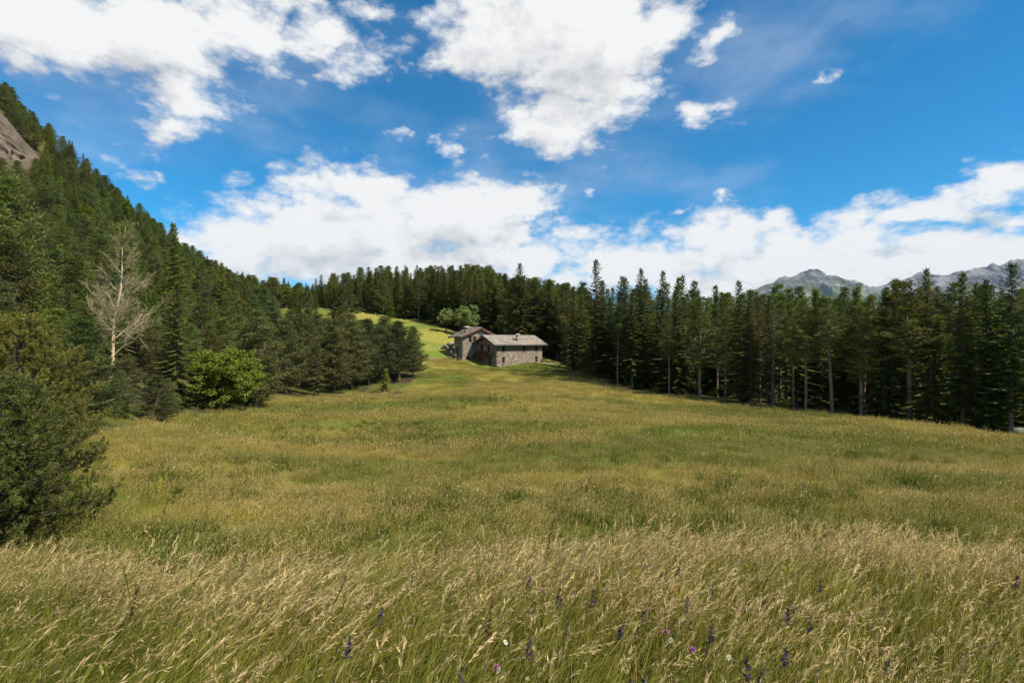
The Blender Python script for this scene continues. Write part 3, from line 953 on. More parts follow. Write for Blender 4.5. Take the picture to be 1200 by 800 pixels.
# right forest
fr = scatter((4, 175, 30, 205), lambda a, b: 4.3 if b < 100 else 4.5,
             lambda x, y: grow(x, y) & (y > 30) & in_view(x, y, 160) & (600 + F * x / y > 632) & (y < 96 + 1.1 * np.abs(150 - x)) & (y - 52 < 85), seed=5)
# forest behind the house and lawn
fb = scatter((-95, 40, 132, 255), lambda a, b: 3.9, lambda x, y: grow(x, y) & (600 + F * x / y > 345) & (600 + F * x / y < 690) & (y > 136) & (y < 238) & ~((x > -8) & (y < 137)), seed=6)
# steep mountainside
fl = scatter((-275, -18, 22, 275), lambda a, b: 3.6 + .006 * b, lambda x, y: grow(x, y) & (y > 38) & ~((y < 48) & (600 + F * x / y > 92) & (600 + F * x / y < 185)) & (600 + F * x / y > -90) & (600 + F * x / y < 352) & ~((600 + F * x / y > 322) & (y > 120) & (y < 185)) & ~((600 + F * x / y > 300) & (y < 135) & (y > 60))
             & (y < 262), seed=8)


def front_score(pts):
    px = 600 + F * pts[:, 0] / pts[:, 1]
    return px


plan = []   # (kindgroup, proto, x, y, h, wide)
r_ = np.random.default_rng(99)
for (x, y) in fr:
    px = 600 + F * x / y
    k = r_.random()
    tall = float(r_.uniform(13.5, 18.5))
    z = h1(x, y)
    lim = CZ + (400 - (r_.uniform(338, 360) if r_.random() < .5 else r_.uniform(318, 346)) - (5 if px > 880 else 0)) / F * y - z      # tree tops keep the even skyline of the wood
    tall = float(np.clip(lim, 9, 22)) if y > 60 else tall
    ks = .46 if px > 850 else .70
    if y > 88 and px > 780 and r_.random() < .3: plan.append(('rl', LARCH[r_.integers(0, 2)], x, y, tall * .97, r_.uniform(1.0, 1.4))); continue  # larches added behind, their yellow-green standing in for sunlight on the tree tops
    if k < ks: plan.append(('rs', SPR[r_.integers(0, 4)], x, y, tall, r_.uniform(1.0, 1.6)))
    elif k < .94: plan.append(('rp', TPINE[r_.integers(0, 3)], x, y, tall * .95, r_.uniform(.8, 1.1)))
    else: plan.append(('rl', LARCH[r_.integers(0, 2)], x, y, tall * .8, 1.1))
for (x, y) in fb:
    z = h1(x, y)
    px = 600 + F * x / y
    base = np.interp(px, [345, 380, 420, 600, 690], [336, 326, 317, 314, 322])
    tall = CZ + (400 - (base + r_.uniform(-6, 15))) / F * y - z
    tall = float(np.clip(tall, 8, 21))
    k = r_.random()
    if k < .50: plan.append(('bs', SPR[r_.integers(0, 3)], x, y, tall, r_.uniform(1.2, 1.9)))
    elif k < .80: plan.append(('bp', (YPINE + TPINE[1:2])[r_.integers(0, 4)], x, y, tall * .95, r_.uniform(.75, 1.05)))
    else: plan.append(('bl', LARCH[r_.integers(0, 2)], x, y, tall * .75, r_.uniform(1, 1.3)))
for (x, y) in fl:
    px = 600 + F * x / y
    k = r_.random()
    hgt = float(r_.uniform(6.5, 10.5))
    v_top = 400 - (h1(x, y) + hgt - CZ) / y * F
    if px < 66 and y < 188 and 112 + px * .9 < v_top < 186: continue      # nothing grows on or before the rock face
    if r_.random() < .07 and y < 170: plan.append(('lb', ROUND, x, y, hgt * .85, r_.uniform(.8, 1.1))); continue
    if k < .58: plan.append(('lp', YPINE[r_.integers(0, 3)], x, y, hgt, r_.uniform(.9, 1.25)))
    elif k < .76: plan.append(('ld', DPINE[r_.integers(0, 2)], x, y, hgt, r_.uniform(1, 1.3)))
    elif k < .82: plan.append(('ls', SPR[r_.integers(0, 3)], x, y, hgt * 1.15, r_.uniform(1.1, 1.5)))
    else: plan.append(('ll', LARCH[r_.integers(0, 2)], x, y, hgt * 1.05, r_.uniform(1, 1.3)))

KINDS = {
    'rs': ('dark spruce standing within the deep forest edge beyond the meadow', 'spruces of the forest beyond the meadow', 95),
    'rp': ('pine standing within the deep forest edge beyond the meadow', 'pines of the forest beyond the meadow', 80),
    'rl': ('lighter green larch, some toned like sunlit tops, standing within the forest beyond the meadow', 'larches of the forest beyond the meadow', 40),
    'bs': ('spruce in the wood on the ridge behind the house and upper lawn', 'spruces on the ridge behind the house', 95),
    'bp': ('pine in the wood on the ridge behind the house and upper lawn', 'pines on the ridge behind the house', 35),
    'bl': ('larch in the wood on the ridge behind the house and upper lawn', 'larches on the ridge behind the house', 20),
    'lp': ('green pine crowded among others on the steep wooded mountainside', 'green pines on the steep mountainside', 170),
    'ld': ('dull grey-green pine crowded among others on the steep wooded mountainside', 'dull pines on the steep mountainside', 60),
    'ls': ('dark spruce crowded among the pines on the steep wooded mountainside', 'spruces on the steep mountainside', 40),
    'lb': ('', '', 40),
    'll': ('light green larch crowded among the pines on the steep wooded mountainside', 'larches on the steep mountainside', 45),
}
ZONES = {
    'l': lambda p, px, v: (('high up where the mountainside meets the sky', 'at the skyline of the mountainside') if v < .42 and sky_gap(px, v, p) else
                           ('halfway up the steep mountainside', 'halfway up the mountainside') if v > .12 else ('low on the mountainside, near its foot', 'low on the mountainside')),
    'r': lambda p, px, v: (('in the first forest ranks below the grey mountains', 'in the first ranks below the mountains') if px > 890 and p[3] < 84 else
                           ('below the grey mountains, its top over the first ranks', 'behind the first ranks below the mountains') if px > 890 else
                           ('in the first ranks at the house end of the forest', 'in the first ranks near the house') if p[3] < 100 else
                           ('near the house, its top over the first forest ranks', 'behind the first ranks near the house')),
    'b': lambda p, px, v: (('on the ridge above the upper lawn', 'above the upper lawn') if px < 520 else ('in the wood right behind the house', 'in the wood behind the house')),
}


def sky_gap(px, v, p):
    line = np.interp(px, [0, 60, 150, 250, 350], [95, 165, 228, 298, 333])
    return 400 - (h1(p[2], p[3]) + p[4] - CZ) / p[3] * F < line + 16


LOOK = {'rs': 'dark pointed spruce', 'rp': 'scraggy-crowned pine', 'rl': 'lighter green larch', 'bs': 'pointed spruce', 'bp': 'round-topped pine', 'bl': 'lighter green larch',  # rl includes the larches added to imitate sunlit tops by colour
        'lp': 'green bushy pine', 'ld': 'dull grey-green pine', 'ls': 'narrow dark spruce', 'll': 'light green larch', 'lb': 'fresh green leafy tree'}
for key, (lb, gp, lim) in KINDS.items():
    ps = [p for p in plan if p[0] == key and -15 < 600 + F * p[2] / p[3] < 1215]
    off = [p for p in plan if p[0] == key and not (-15 < 600 + F * p[2] / p[3] < 1215)]
    ps.sort(key=lambda p: -p[4] / p[3])
    for p in ps[:lim]:
        px = 600 + F * p[2] / p[3]; v = (h1(p[2], p[3]) + p[4] - CZ) / p[3]
        zl, zg = ZONES[key[0]](p, px, v)
        p[1].place(p[2], p[3], p[4], random.uniform(0, 6.28), LOOK[key] + ' ' + zl, 'tree', LOOK[key] + 's ' + zg, wide=p[5])
    for p in ps[lim:] + off:
        STUFF.setdefault(p[1], []).append(p)
print('TREES', {k: sum(1 for p in plan if p[0] == k) for k in KINDS}, 'stuff', sum(len(v) for v in STUFF.values()))


# ------------------------------------------------------------------ instancing through geometry nodes (stuff only)
def instancer(name, meshes, pts, rot, scl, idx, label, cat=None):
    lib = bpy.data.collections.new(name + '_sources')
    for i, me in enumerate(meshes):
        o = bpy.data.objects.new('source_%03d' % i, me)
        lib.objects.link(o)
    me = bpy.data.meshes.new(name)
    me.vertices.add(len(pts)); me.vertices.foreach_set('co', np.asarray(pts, 'f4').ravel())
    for nm, arr, ty, ky in (('rot', rot, 'FLOAT_VECTOR', 'vector'), ('scl', scl, 'FLOAT_VECTOR', 'vector')):
        a = me.attributes.new(nm, ty, 'POINT'); a.data.foreach_set(ky, np.asarray(arr, 'f4').ravel())
    a = me.attributes.new('idx', 'INT', 'POINT'); a.data.foreach_set('value', np.asarray(idx, 'i4'))
    me.update()
    ob = link(name, me)
    ng = bpy.data.node_groups.new(name + '_scatter', 'GeometryNodeTree')
    ng.interface.new_socket('Geometry', in_out='INPUT', socket_type='NodeSocketGeometry')
    ng.interface.new_socket('Geometry', in_out='OUTPUT', socket_type='NodeSocketGeometry')
    N = ng.nodes; Lk = ng.links
    gi = N.new('NodeGroupInput'); go = N.new('NodeGroupOutput')
    ci = N.new('GeometryNodeCollectionInfo'); ci.inputs[0].default_value = lib
    ci.inputs['Separate Children'].default_value = True; ci.inputs['Reset Children'].default_value = True
    ip = N.new('GeometryNodeInstanceOnPoints')

    def attr(nm, ty):
        n_ = N.new('GeometryNodeInputNamedAttribute'); n_.data_type = ty; n_.inputs['Name'].default_value = nm
        return n_.outputs['Attribute']
    Lk.new(gi.outputs[0], ip.inputs['Points']); Lk.new(ci.outputs[0], ip.inputs['Instance'])
    ip.inputs['Pick Instance'].default_value = True
    Lk.new(attr('idx', 'INT'), ip.inputs['Instance Index'])
    e2r = N.new('FunctionNodeEulerToRotation'); Lk.new(attr('rot', 'FLOAT_VECTOR'), e2r.inputs[0])
    Lk.new(e2r.outputs[0], ip.inputs['Rotation'])
    Lk.new(attr('scl', 'FLOAT_VECTOR'), ip.inputs['Scale'])
    Lk.new(ip.outputs[0], go.inputs[0])
    md = ob.modifiers.new('scatter', 'NODES'); md.node_group = ng
    tag(ob, label, cat, kind='stuff')
    return ob


protos = list(STUFF)
pts, rot, scl, idx = [], [], [], []
for i, pr in enumerate(protos):
    for p in STUFF[pr]:
        z = h1(p[2], p[3]); k = p[4] / pr.h
        pts.append((p[2], p[3], z - .05)); rot.append((0, 0, random.uniform(0, 6.28))); scl.append((k * p[5], k * p[5], k)); idx.append(i)
if pts:
    instancer('forest', [p.lod() for p in protos], pts, rot, scl, idx, 'mass of conifers filling in behind the individual trees of the woods')

# ------------------------------------------------------------------ bare tree
def bare_tree(h, seed):
    r = np.random.default_rng(seed)
    tr = MB(); tw = MB(); lf = MB()
    zs = np.linspace(0, h, 14)
    ax = np.stack([.11 * zs + .12 * np.sin(zs * .9), 0 * zs, zs], 1)
    tr.tube(ax, np.interp(zs / h, [0, .05, 1], [.17, .15, .02]), 8)

    def branch(p, d, L, rad, lev, mbt):
        n = 7
        s = np.linspace(0, 1, n)
        wob = np.cumsum(r.normal(0, .07, (n, 3)), 0) * L * .5
        wob[0] = 0
        path = p + nrm(d) * (s * L)[:, None] + wob + np.array([0, 0, 1.]) * (s ** 2 * L * .15)[:, None]
        mbt.tube(path, np.linspace(rad, rad * .25, n), 5 if lev == 0 else 3)
        if lev < 3:
            for k in range([11, 7, 5][lev]):
                sk = r.uniform(.2, 1)
                pk = np.array([np.interp(sk, s, path[:, j]) for j in range(3)])
                dk = nrm(d) + r.normal(0, .55, 3) + np.array([0, 0, .15])
                branch(pk, dk, L * r.uniform(.25, .5), rad * .45, lev + 1, tw)
        elif r.random() < .35:
            lf.quads(diamonds(path[-1:] + r.normal(0, .05, (1, 3)), r.normal(size=(1, 3)), .12, .05, None, r), .5)
    for i in range(40):
        t = r.uniform(.2, .95)
        az = r.uniform(0, 6.28)
        if i < 4: t = [.20, .3, .42, .5][i]; az = [0.1, .3, -.2, 3.0][i]
        p = np.array([np.interp(t * h, zs, ax[:, j]) for j in range(3)])
        L = np.interp(t, [.1, .4, .8, 1], [2.6, 2.5, 1.4, .6]) * r.uniform(.6, 1.1)
        if i < 3: L = 3.6
        branch(p, np.array([math.cos(az), math.sin(az), r.uniform(.7, 1.5)]), L, .046 * L / 3, 0, tr)
    for k in range(14):
        clump(lf, ax[-1] + r.normal(0, .4, 3) * [1, 1, .5], .3, 16, .22, .05, r, .6)
    return tr, tw, lf


root = empty('bare_tree', at(127, 43)); root.location.z -= .1
tag(root, 'pale leafless tree with spreading thin branches in front of the wooded slope', 'dead tree')
_tr, _tw, _lf = bare_tree(13.6, 5)
_tr.build('trunk', M['bark_pale'], root, smooth=True)
_tw.build('twigs', simple_mat('twig_wood', (.40, .31, .18), (.55, .44, .28), 5), root)['kind'] = 'stuff'
_lf.build('crown', leaf_mat('sparse_leaves', (.14, .15, .04), (.22, .22, .07), .1), root)

# ------------------------------------------------------------------ near pine at the picture edge
def near_pine(h, R, seed, nbr=82, needle_n=36, oran=0.0):
    r = np.random.default_rng(seed)
    tr = MB(); cr = MB()
    zs = np.linspace(0, h, 8)
    tr.tube(np.stack([0 * zs, 0 * zs, zs], 1), np.interp(zs / h, [0, 1], [.14, .03]), 8)
    for i in range(nbr):
        t = (i + .5) / nbr
        az = i * 2.39996 + r.uniform(-.3, .3)
        L = R * np.interp(t, [0, .1, .5, 1], [.9, 1.0, .8, .18]) * r.uniform(.65, 1.12)
        el = np.interp(t, [0, .5, 1], [-.08, .25, .9])
        d = nrm(np.array([math.cos(az), math.sin(az), math.tan(el)]))
        s = np.linspace(0, 1, 8)
        path = np.array([0, 0, .15 + t * (h - .3)]) + d * (s * L)[:, None] + np.array([0, 0, 1.]) * (.22 * L * s ** 2.5 - .10 * L * s)[:, None]
        tr.tube(path, np.linspace(.028, .006, 8), 5)
        nsub = int(L / .085)
        for k in range(nsub):
            sk = .22 + .78 * (k + r.random()) / nsub
            pk = np.array([np.interp(sk, s, path[:, j]) for j in range(3)])
            side = nrm(np.cross(d, [0, 0, 1.])) * (1 if k % 2 else -1)
            dk = nrm(d * r.uniform(.5, 1.0) + side * r.uniform(.4, 1.0) + np.array([0, 0, r.uniform(.0, .5)]))
            Ls = (.28 + .5 * (1 - sk)) * r.uniform(.7, 1.3)
            m = 5
            ss = np.linspace(0, 1, m)
            sp = pk + dk * (ss * Ls)[:, None] + np.array([0, 0, 1.]) * (.35 * Ls * ss ** 2)[:, None]
            tr.tube(sp, np.linspace(.007, .004, m), 3)
            for e in range(3):          # shoots ending in upright brushes of needles
                a0 = sp[-1] if e == 0 else np.array([np.interp(r.uniform(.35, .95), ss, sp[:, j]) for j in range(3)])
                sh = nrm(dk * .6 + np.array([0, 0, .9]) + r.normal(0, .35, 3))
                if e: sh = nrm(dk + r.normal(0, .5, 3) + np.array([0, 0, .3]))
                Lsh = r.uniform(.10, .2)
                n = needle_n
                u_ = r.random(n)
                rad = nrm(np.cross(np.tile(sh, (n, 1)), r.normal(size=(n, 3))))
                o = a0 + sh * (u_ * Lsh)[:, None]
                nd = rad * .8 + sh * (.55 + .5 * u_)[:, None]
                tn = r.uniform(.1, .6) + (.25 if e == 0 else 0)
                cr.quads(diamonds(o, nd, r.uniform(.06, .11, n), .016, None, r), np.clip(tn + .25 * u_, 0, 1))
    return tr, cr


def plant_near(px, d, h, R, seed, label, mat, rz=0, dx=0):
    x, y, z = at(px, d)
    rt = empty('pine_tree', (x + dx, y, z - .1), rz)
    tag(rt, label, 'tree')
    a, b = near_pine(h, R, seed)
    a.build('trunk', M['bark_dark'], rt, smooth=True)
    b.build('crown', mat, rt)
    TAKEN.append((x, y, 1.5))


plant_near(-22, 11.5, 3.35, 2.2, 81, 'nearest pine, cut by the picture edge, its low boughs reaching over the tall grass', M['nearpine'])
plant_near(-120, 13.0, 4.0, 2.6, 82, 'near pine mostly outside the picture edge behind the nearest pine', M['nearpine'])
plant_near(22, 18, 4.3, 2.4, 83, 'near pine with orange-brown tinged shoots just behind the nearest pine', M['orangetip'])

# cone bush and brush heap
x, y, z = at(452, 77)
o = empty('conical_bush', (x, y, z)); tag(o, 'small yellow-green conical bush in front of the pine clump', 'bush')
a, b = spruce_parts(3.6, 1.15, .0, 91, 120, droop=-.1, dens=2.2, tw=.09)
a.build('trunk', M['bark_dark'], o); b2 = MB()
b.build('foliage', M['thuja'], o)
x, y, z = at(466, 75)
o = empty('brush_heap', (x, y, z)); tag(o, 'low heap of cut dead branches beside the conical bush', 'brush heap')
r = np.random.default_rng(4); hb = MB()
for k in range(90):
    p = np.array([r.normal(0, .8), r.normal(0, .5), abs(r.normal(0, .25))])
    d = nrm(np.array([r.normal(), r.normal(), r.normal(0, .3)]))
    hb.tube(np.stack([p, p + d * r.uniform(.4, 1.2)]), [.02, .008], 3)
hb.build('branches', M['bark_dark'], o)['kind'] = 'stuff'
hl = MB(); clump(hl, np.array([0, 0, .2]), .9, 260, .2, .07, r, .4, flat=.5); hl.build('leaves', M['deadneedle'], o)['kind'] = 'stuff'

# ------------------------------------------------------------------ rock cliff high on the mountainside
def cliff():
    m, q = new_mat('cliff_rock')
    tc_ = q.n('ShaderNodeTexCoord')
    nz = q.noise(q.map(tc_.outputs['Object'], (1, 1, .45)), .22, 8, .65)
    c = q.mix(q.mr(nz, .3, .7), (.055, .040, .028), (.16, .12, .085))
    c = q.mix(q.mr(q.noise(tc_.outputs['Object'], .12, 4, .6), .6, .68), c, (.07, .09, .03))
    b = q.n('ShaderNodeBsdfPrincipled'); q.put(b.inputs['Base Color'], c); b.inputs['Roughness'].default_value = .95
    finish(q, b.outputs[0])
    n1, n2 = 90, 60
    a0 = np.array(P(-90, 128, 157)); a1 = np.array(P(-8, 122, 180)); a2 = np.array(P(66, 212, 168)); a3 = np.array(P(-90, 240, 145))
    u = np.linspace(0, 1, n1)[None, :, None]; v = np.linspace(0, 1, n2)[:, None, None]
    top = a0 * (1 - u) + a1 * u
    bot = a3 * (1 - u) + a2 * u
    V = top * (1 - v) + bot * v
    rn = ridged(V[..., 0] / 9., V[..., 2] / 16. + V[..., 1] / 11., 5, 21)
    edge = np.minimum(np.minimum(u[..., 0], 1 - u[..., 0]), np.minimum(v[..., 0], 1 - v[..., 0])) * 2
    bul = 9 * np.clip(edge * 4, 0, 1) ** .5
    rn3 = ridged(V[..., 0] / 3.2 + 9, V[..., 2] / 5.5 + V[..., 1] / 4., 4, 33)
    V = V + np.array([.35, -1, .25]) * ((rn - .6) * 11 + (rn3 - .6) * 4 + bul - 7)[..., None]
    mb = MB(); mb.grid(V)
    o = mb.build('rock_cliff', m)
    tag(o, 'bare brown rock face high on the wooded mountainside', 'cliff')


cliff()

# ------------------------------------------------------------------ stone houses
def stone_wall_mat(name, light=1.0):
    m, q = new_mat(name)
    tc_ = q.n('ShaderNodeTexCoord')
    v = q.map(tc_.outputs['Object'], (1, 1, 1.5))
    wv = q.vm('ADD', v, q.vm('MULTIPLY', q.noise(v, 3.0, 2, .5, col=True), (.2, .2, .2)))
    vo = q.n('ShaderNodeTexVoronoi', feature='F1'); q.put(vo.inputs['Vector'], wv); vo.inputs['Scale'].default_value = 2.4
    ve = q.n('ShaderNodeTexVoronoi', feature='DISTANCE_TO_EDGE'); q.put(ve.inputs['Vector'], wv); ve.inputs['Scale'].default_value = 2.4
    sp = q.n('ShaderNodeSeparateColor'); q.put(sp.inputs[0], vo.outputs['Color'])
    cr = q.n('ShaderNodeValToRGB'); q.put(cr.inputs[0], sp.outputs[0])
    e = cr.color_ramp.elements
    L = light
    e[0].position = 0; e[0].color = (.14 * L, .10 * L, .065 * L, 1); e[1].position = 1; e[1].color = (.54 * L, .45 * L, .33 * L, 1)
    for p_, c_ in ((.3, (.22, .175, .13)), (.55, (.27, .22, .165)), (.8, (.34, .27, .20)), (.92, (.25, .235, .22))):
        k = e.new(p_); k.color = (c_[0] * L, c_[1] * L, c_[2] * L, 1)
    stain = q.mr(q.noise(v, .5, 4, .6), .35, .65)
    c = q.mix(stain, cr.outputs[0], q.mix(.5, cr.outputs[0], (.27 * L, .195 * L, .13 * L)))
    c = q.mix(q.mr(ve.outputs['Distance'], .02, .06), (.20 * L, .17 * L, .135 * L), c)
    b = q.n('ShaderNodeBsdfPrincipled'); q.put(b.inputs['Base Color'], c); b.inputs['Roughness'].default_value = .95
    bp = q.n('ShaderNodeBump'); bp.inputs['Strength'].default_value = .9; bp.inputs['Distance'].default_value = .06
    q.put(bp.inputs['Height'], q.m('ADD', q.mr(ve.outputs['Distance'], 0, .12), q.m('MULTIPLY', sp.outputs[1], .6)))
    q.nt.links.new(bp.outputs[0], b.inputs['Normal'])
    finish(q, b.outputs[0])
    return m


def slab_mat():
    m, q = new_mat('roof_stone')
    at_ = q.n('ShaderNodeAttribute', attribute_name='tone')
    tc_ = q.n('ShaderNodeTexCoord')
    c = q.mix(at_.outputs['Fac'], (.12, .105, .09), (.40, .335, .27))
    c = q.mix(q.mr(q.noise(tc_.outputs['Object'], 1.2, 6, .7), .4, .7), c, (.33, .28, .22))
    b = q.n('ShaderNodeBsdfPrincipled'); q.put(b.inputs['Base Color'], c); b.inputs['Roughness'].default_value = .85
    finish(q, b.outputs[0])
    return m


M['stone'] = stone_wall_mat('rubble_stone', 1.05)
M['slab'] = slab_mat()
M['wood'] = simple_mat('brown_wood', (.10, .035, .02), (.19, .065, .035), 3, .7, .2, stretch=(4, 4, .6))
M['darkwood'] = simple_mat('dark_timber', (.04, .03, .025), (.09, .06, .045), 3, .8, .2)
M['redwood'] = simple_mat('reddish_timber', (.20, .07, .035), (.32, .12, .06), 3, .8, .2)
M['metal_grey'] = simple_mat('dull_metal', (.10, .10, .105), (.2, .2, .205), 4, .5, 0, metal=.5)
M['pale_stone'] = simple_mat('pale_slab', (.55, .52, .48), (.75, .72, .68), 3, .85, .2)
M['plaster'] = simple_mat('pale_plaster', (.42, .35, .27), (.56, .48, .38), 2, .9, .2)
M['gravel'] = simple_mat('pale_gravel', (.45, .42, .38), (.65, .62, .57), 6, .95, .4)


def glass_mat():
    m, q = new_mat('window_glass')
    b = q.n('ShaderNodeBsdfPrincipled')
    b.inputs['Base Color'].default_value = (.018, .02, .022, 1); b.inputs['Roughness'].default_value = .08
    b.inputs['Specular IOR Level'].default_value = .6
    finish(q, b.outputs[0])
    return m


M['glass'] = glass_mat()


def wall_frame(org, ux, up, out):
    """returns fn(s, z, n) -> point; s along the wall, z up, n outwards"""
    org, ux, up, out = [np.array(a, float) for a in (org, ux, up, out)]
    return lambda s, z, n=0.0: org + ux * s + up * z + out * n


def wall(fn, s0, s1, z0, z1, holes, top=None, thick=.45):
    """wall face with real openings and reveals. top: list of (s,z) above z1 closing a gable"""
    mb = MB()
    S = sorted(set([s0, s1] + [h for H_ in holes for h in H_[:2]])); Z = sorted(set([z0, z1] + [h for H_ in holes for h in H_[2:4]]))
    for i in range(len(S) - 1):
        for j in range(len(Z) - 1):
            cs, cz = (S[i] + S[i + 1]) / 2, (Z[j] + Z[j + 1]) / 2
            if any(h[0] < cs < h[1] and h[2] < cz < h[3] for h in holes): continue
            mb.quads([[fn(S[i], Z[j]), fn(S[i + 1], Z[j]), fn(S[i + 1], Z[j + 1]), fn(S[i], Z[j + 1])]])
    for h in holes:
        a, b, c, d = h[:4]
        t = -thick * .6
        for p, q_ in (((a, c), (b, c)), ((b, c), (b, d)), ((b, d), (a, d)), ((a, d), (a, c))):
            mb.quads([[fn(*p), fn(*q_), fn(*q_, t), fn(*p, t)]])
    if top:
        pts_ = [fn(s, z) for s, z in top]
        for k in range(1, len(pts_) - 1):
            mb.quads([[pts_[0], pts_[k], pts_[k + 1]]])
    return mb


def fbox(mb, fn, s0, s1, z0, z1, n0, n1, c=.5):
    mb.hexa([fn(s0, z0, n0), fn(s1, z0, n0), fn(s1, z0, n1), fn(s0, z0, n1), fn(s0, z1, n0), fn(s1, z1, n0), fn(s1, z1, n1), fn(s0, z1, n1)], c)


def window(fn, h, parent, shutter=False):
    a, b, c, d = h
    w = .07
    fr_ = MB()
    fbox(fr_, fn, a, b, c, c + w, -.22, -.14); fbox(fr_, fn, a, b, d - w, d, -.22, -.14)
    fbox(fr_, fn, a, a + w, c + w, d - w, -.22, -.14); fbox(fr_, fn, b - w, b, c + w, d - w, -.22, -.14)
    fbox(fr_, fn, (a + b) / 2 - .03, (a + b) / 2 + .03, c + w, d - w, -.21, -.15)
    f = fr_.build('window', M['wood'], parent)
    g_ = MB(); fbox(g_, fn, a + .01, b - .01, c + .01, d - .01, -.25, -.20); g_.build('pane', M['glass'], f)
    s_ = MB(); fbox(s_, fn, a - .12, b + .12, c - .1, c - .005, -.1, .09); s_.build('sill', M['pale_stone'] if shutter else M['slab'], f)
    l_ = MB(); fbox(l_, fn, a - .15, b + .15, d + .005, d + .16, -.1, .03); l_.build('lintel', M['darkwood'], f)
    return f


def door(fn, h, parent, label=None):
    a, b, c, d = h
    m_ = MB()
    n = 5
    for k in range(n):
        x0 = a + .06 + (b - a - .12) * k / n; x1 = a + .06 + (b - a - .12) * (k + 1) / n
        fbox(m_, fn, x0 + .008, x1 - .008, c, d - .07, -.24, -.18 + .006 * (k % 2))
    o_ = m_.build('door', M['wood'], parent)
    fr_ = MB(); fbox(fr_, fn, a, a + .055, c, d, -.26, -.12); fbox(fr_, fn, b - .055, b, c, d, -.26, -.12); fbox(fr_, fn, a + .055, b - .055, d - .065, d, -.26, -.12)
    fr_.build('frame', M['darkwood'], o_)
    h_ = MB(); fbox(h_, fn, b - .2, b - .16, (c + d) / 2 - .08, (c + d) / 2 + .08, -.17, -.12); h_.build('handle', M['metal_grey'], o_)
    if label: o_['label'] = label
    return o_


def roof_slope(fn, s0, s1, w, rows, seed, step=.5, thick=.055):
    """fn(s, t, n): s along the eave, t up the slope, n normal; w slope length. irregular stone slabs in rows"""
    r = np.random.default_rng(seed)
    mb = MB()
    rh = w / rows
    for j in range(rows):
        s = s0 + r.uniform(-.3, 0)
        while s < s1:
            l = r.uniform(.35, .8); a = max(s, s0); b = min(s + l - .025, s1)
            if b - a > .08:
                t0 = j * rh - (.05 + r.uniform(0, .07)); t1 = min((j + 1) * rh + .12, w)
                e = r.uniform(0, .025)
                mb.hexa([fn(a, t0, .09 + e), fn(b, t0, .09 + e + r.uniform(-.01, .01)), fn(b, t1, .02), fn(a, t1, .02),
                         fn(a, t0, .09 + thick + e), fn(b, t0, .09 + thick + e), fn(b, t1, .03 + thick), fn(a, t1, .03 + thick)], float(np.clip(r.normal(.5, .25), 0, 1)))
            s += l
    return mb


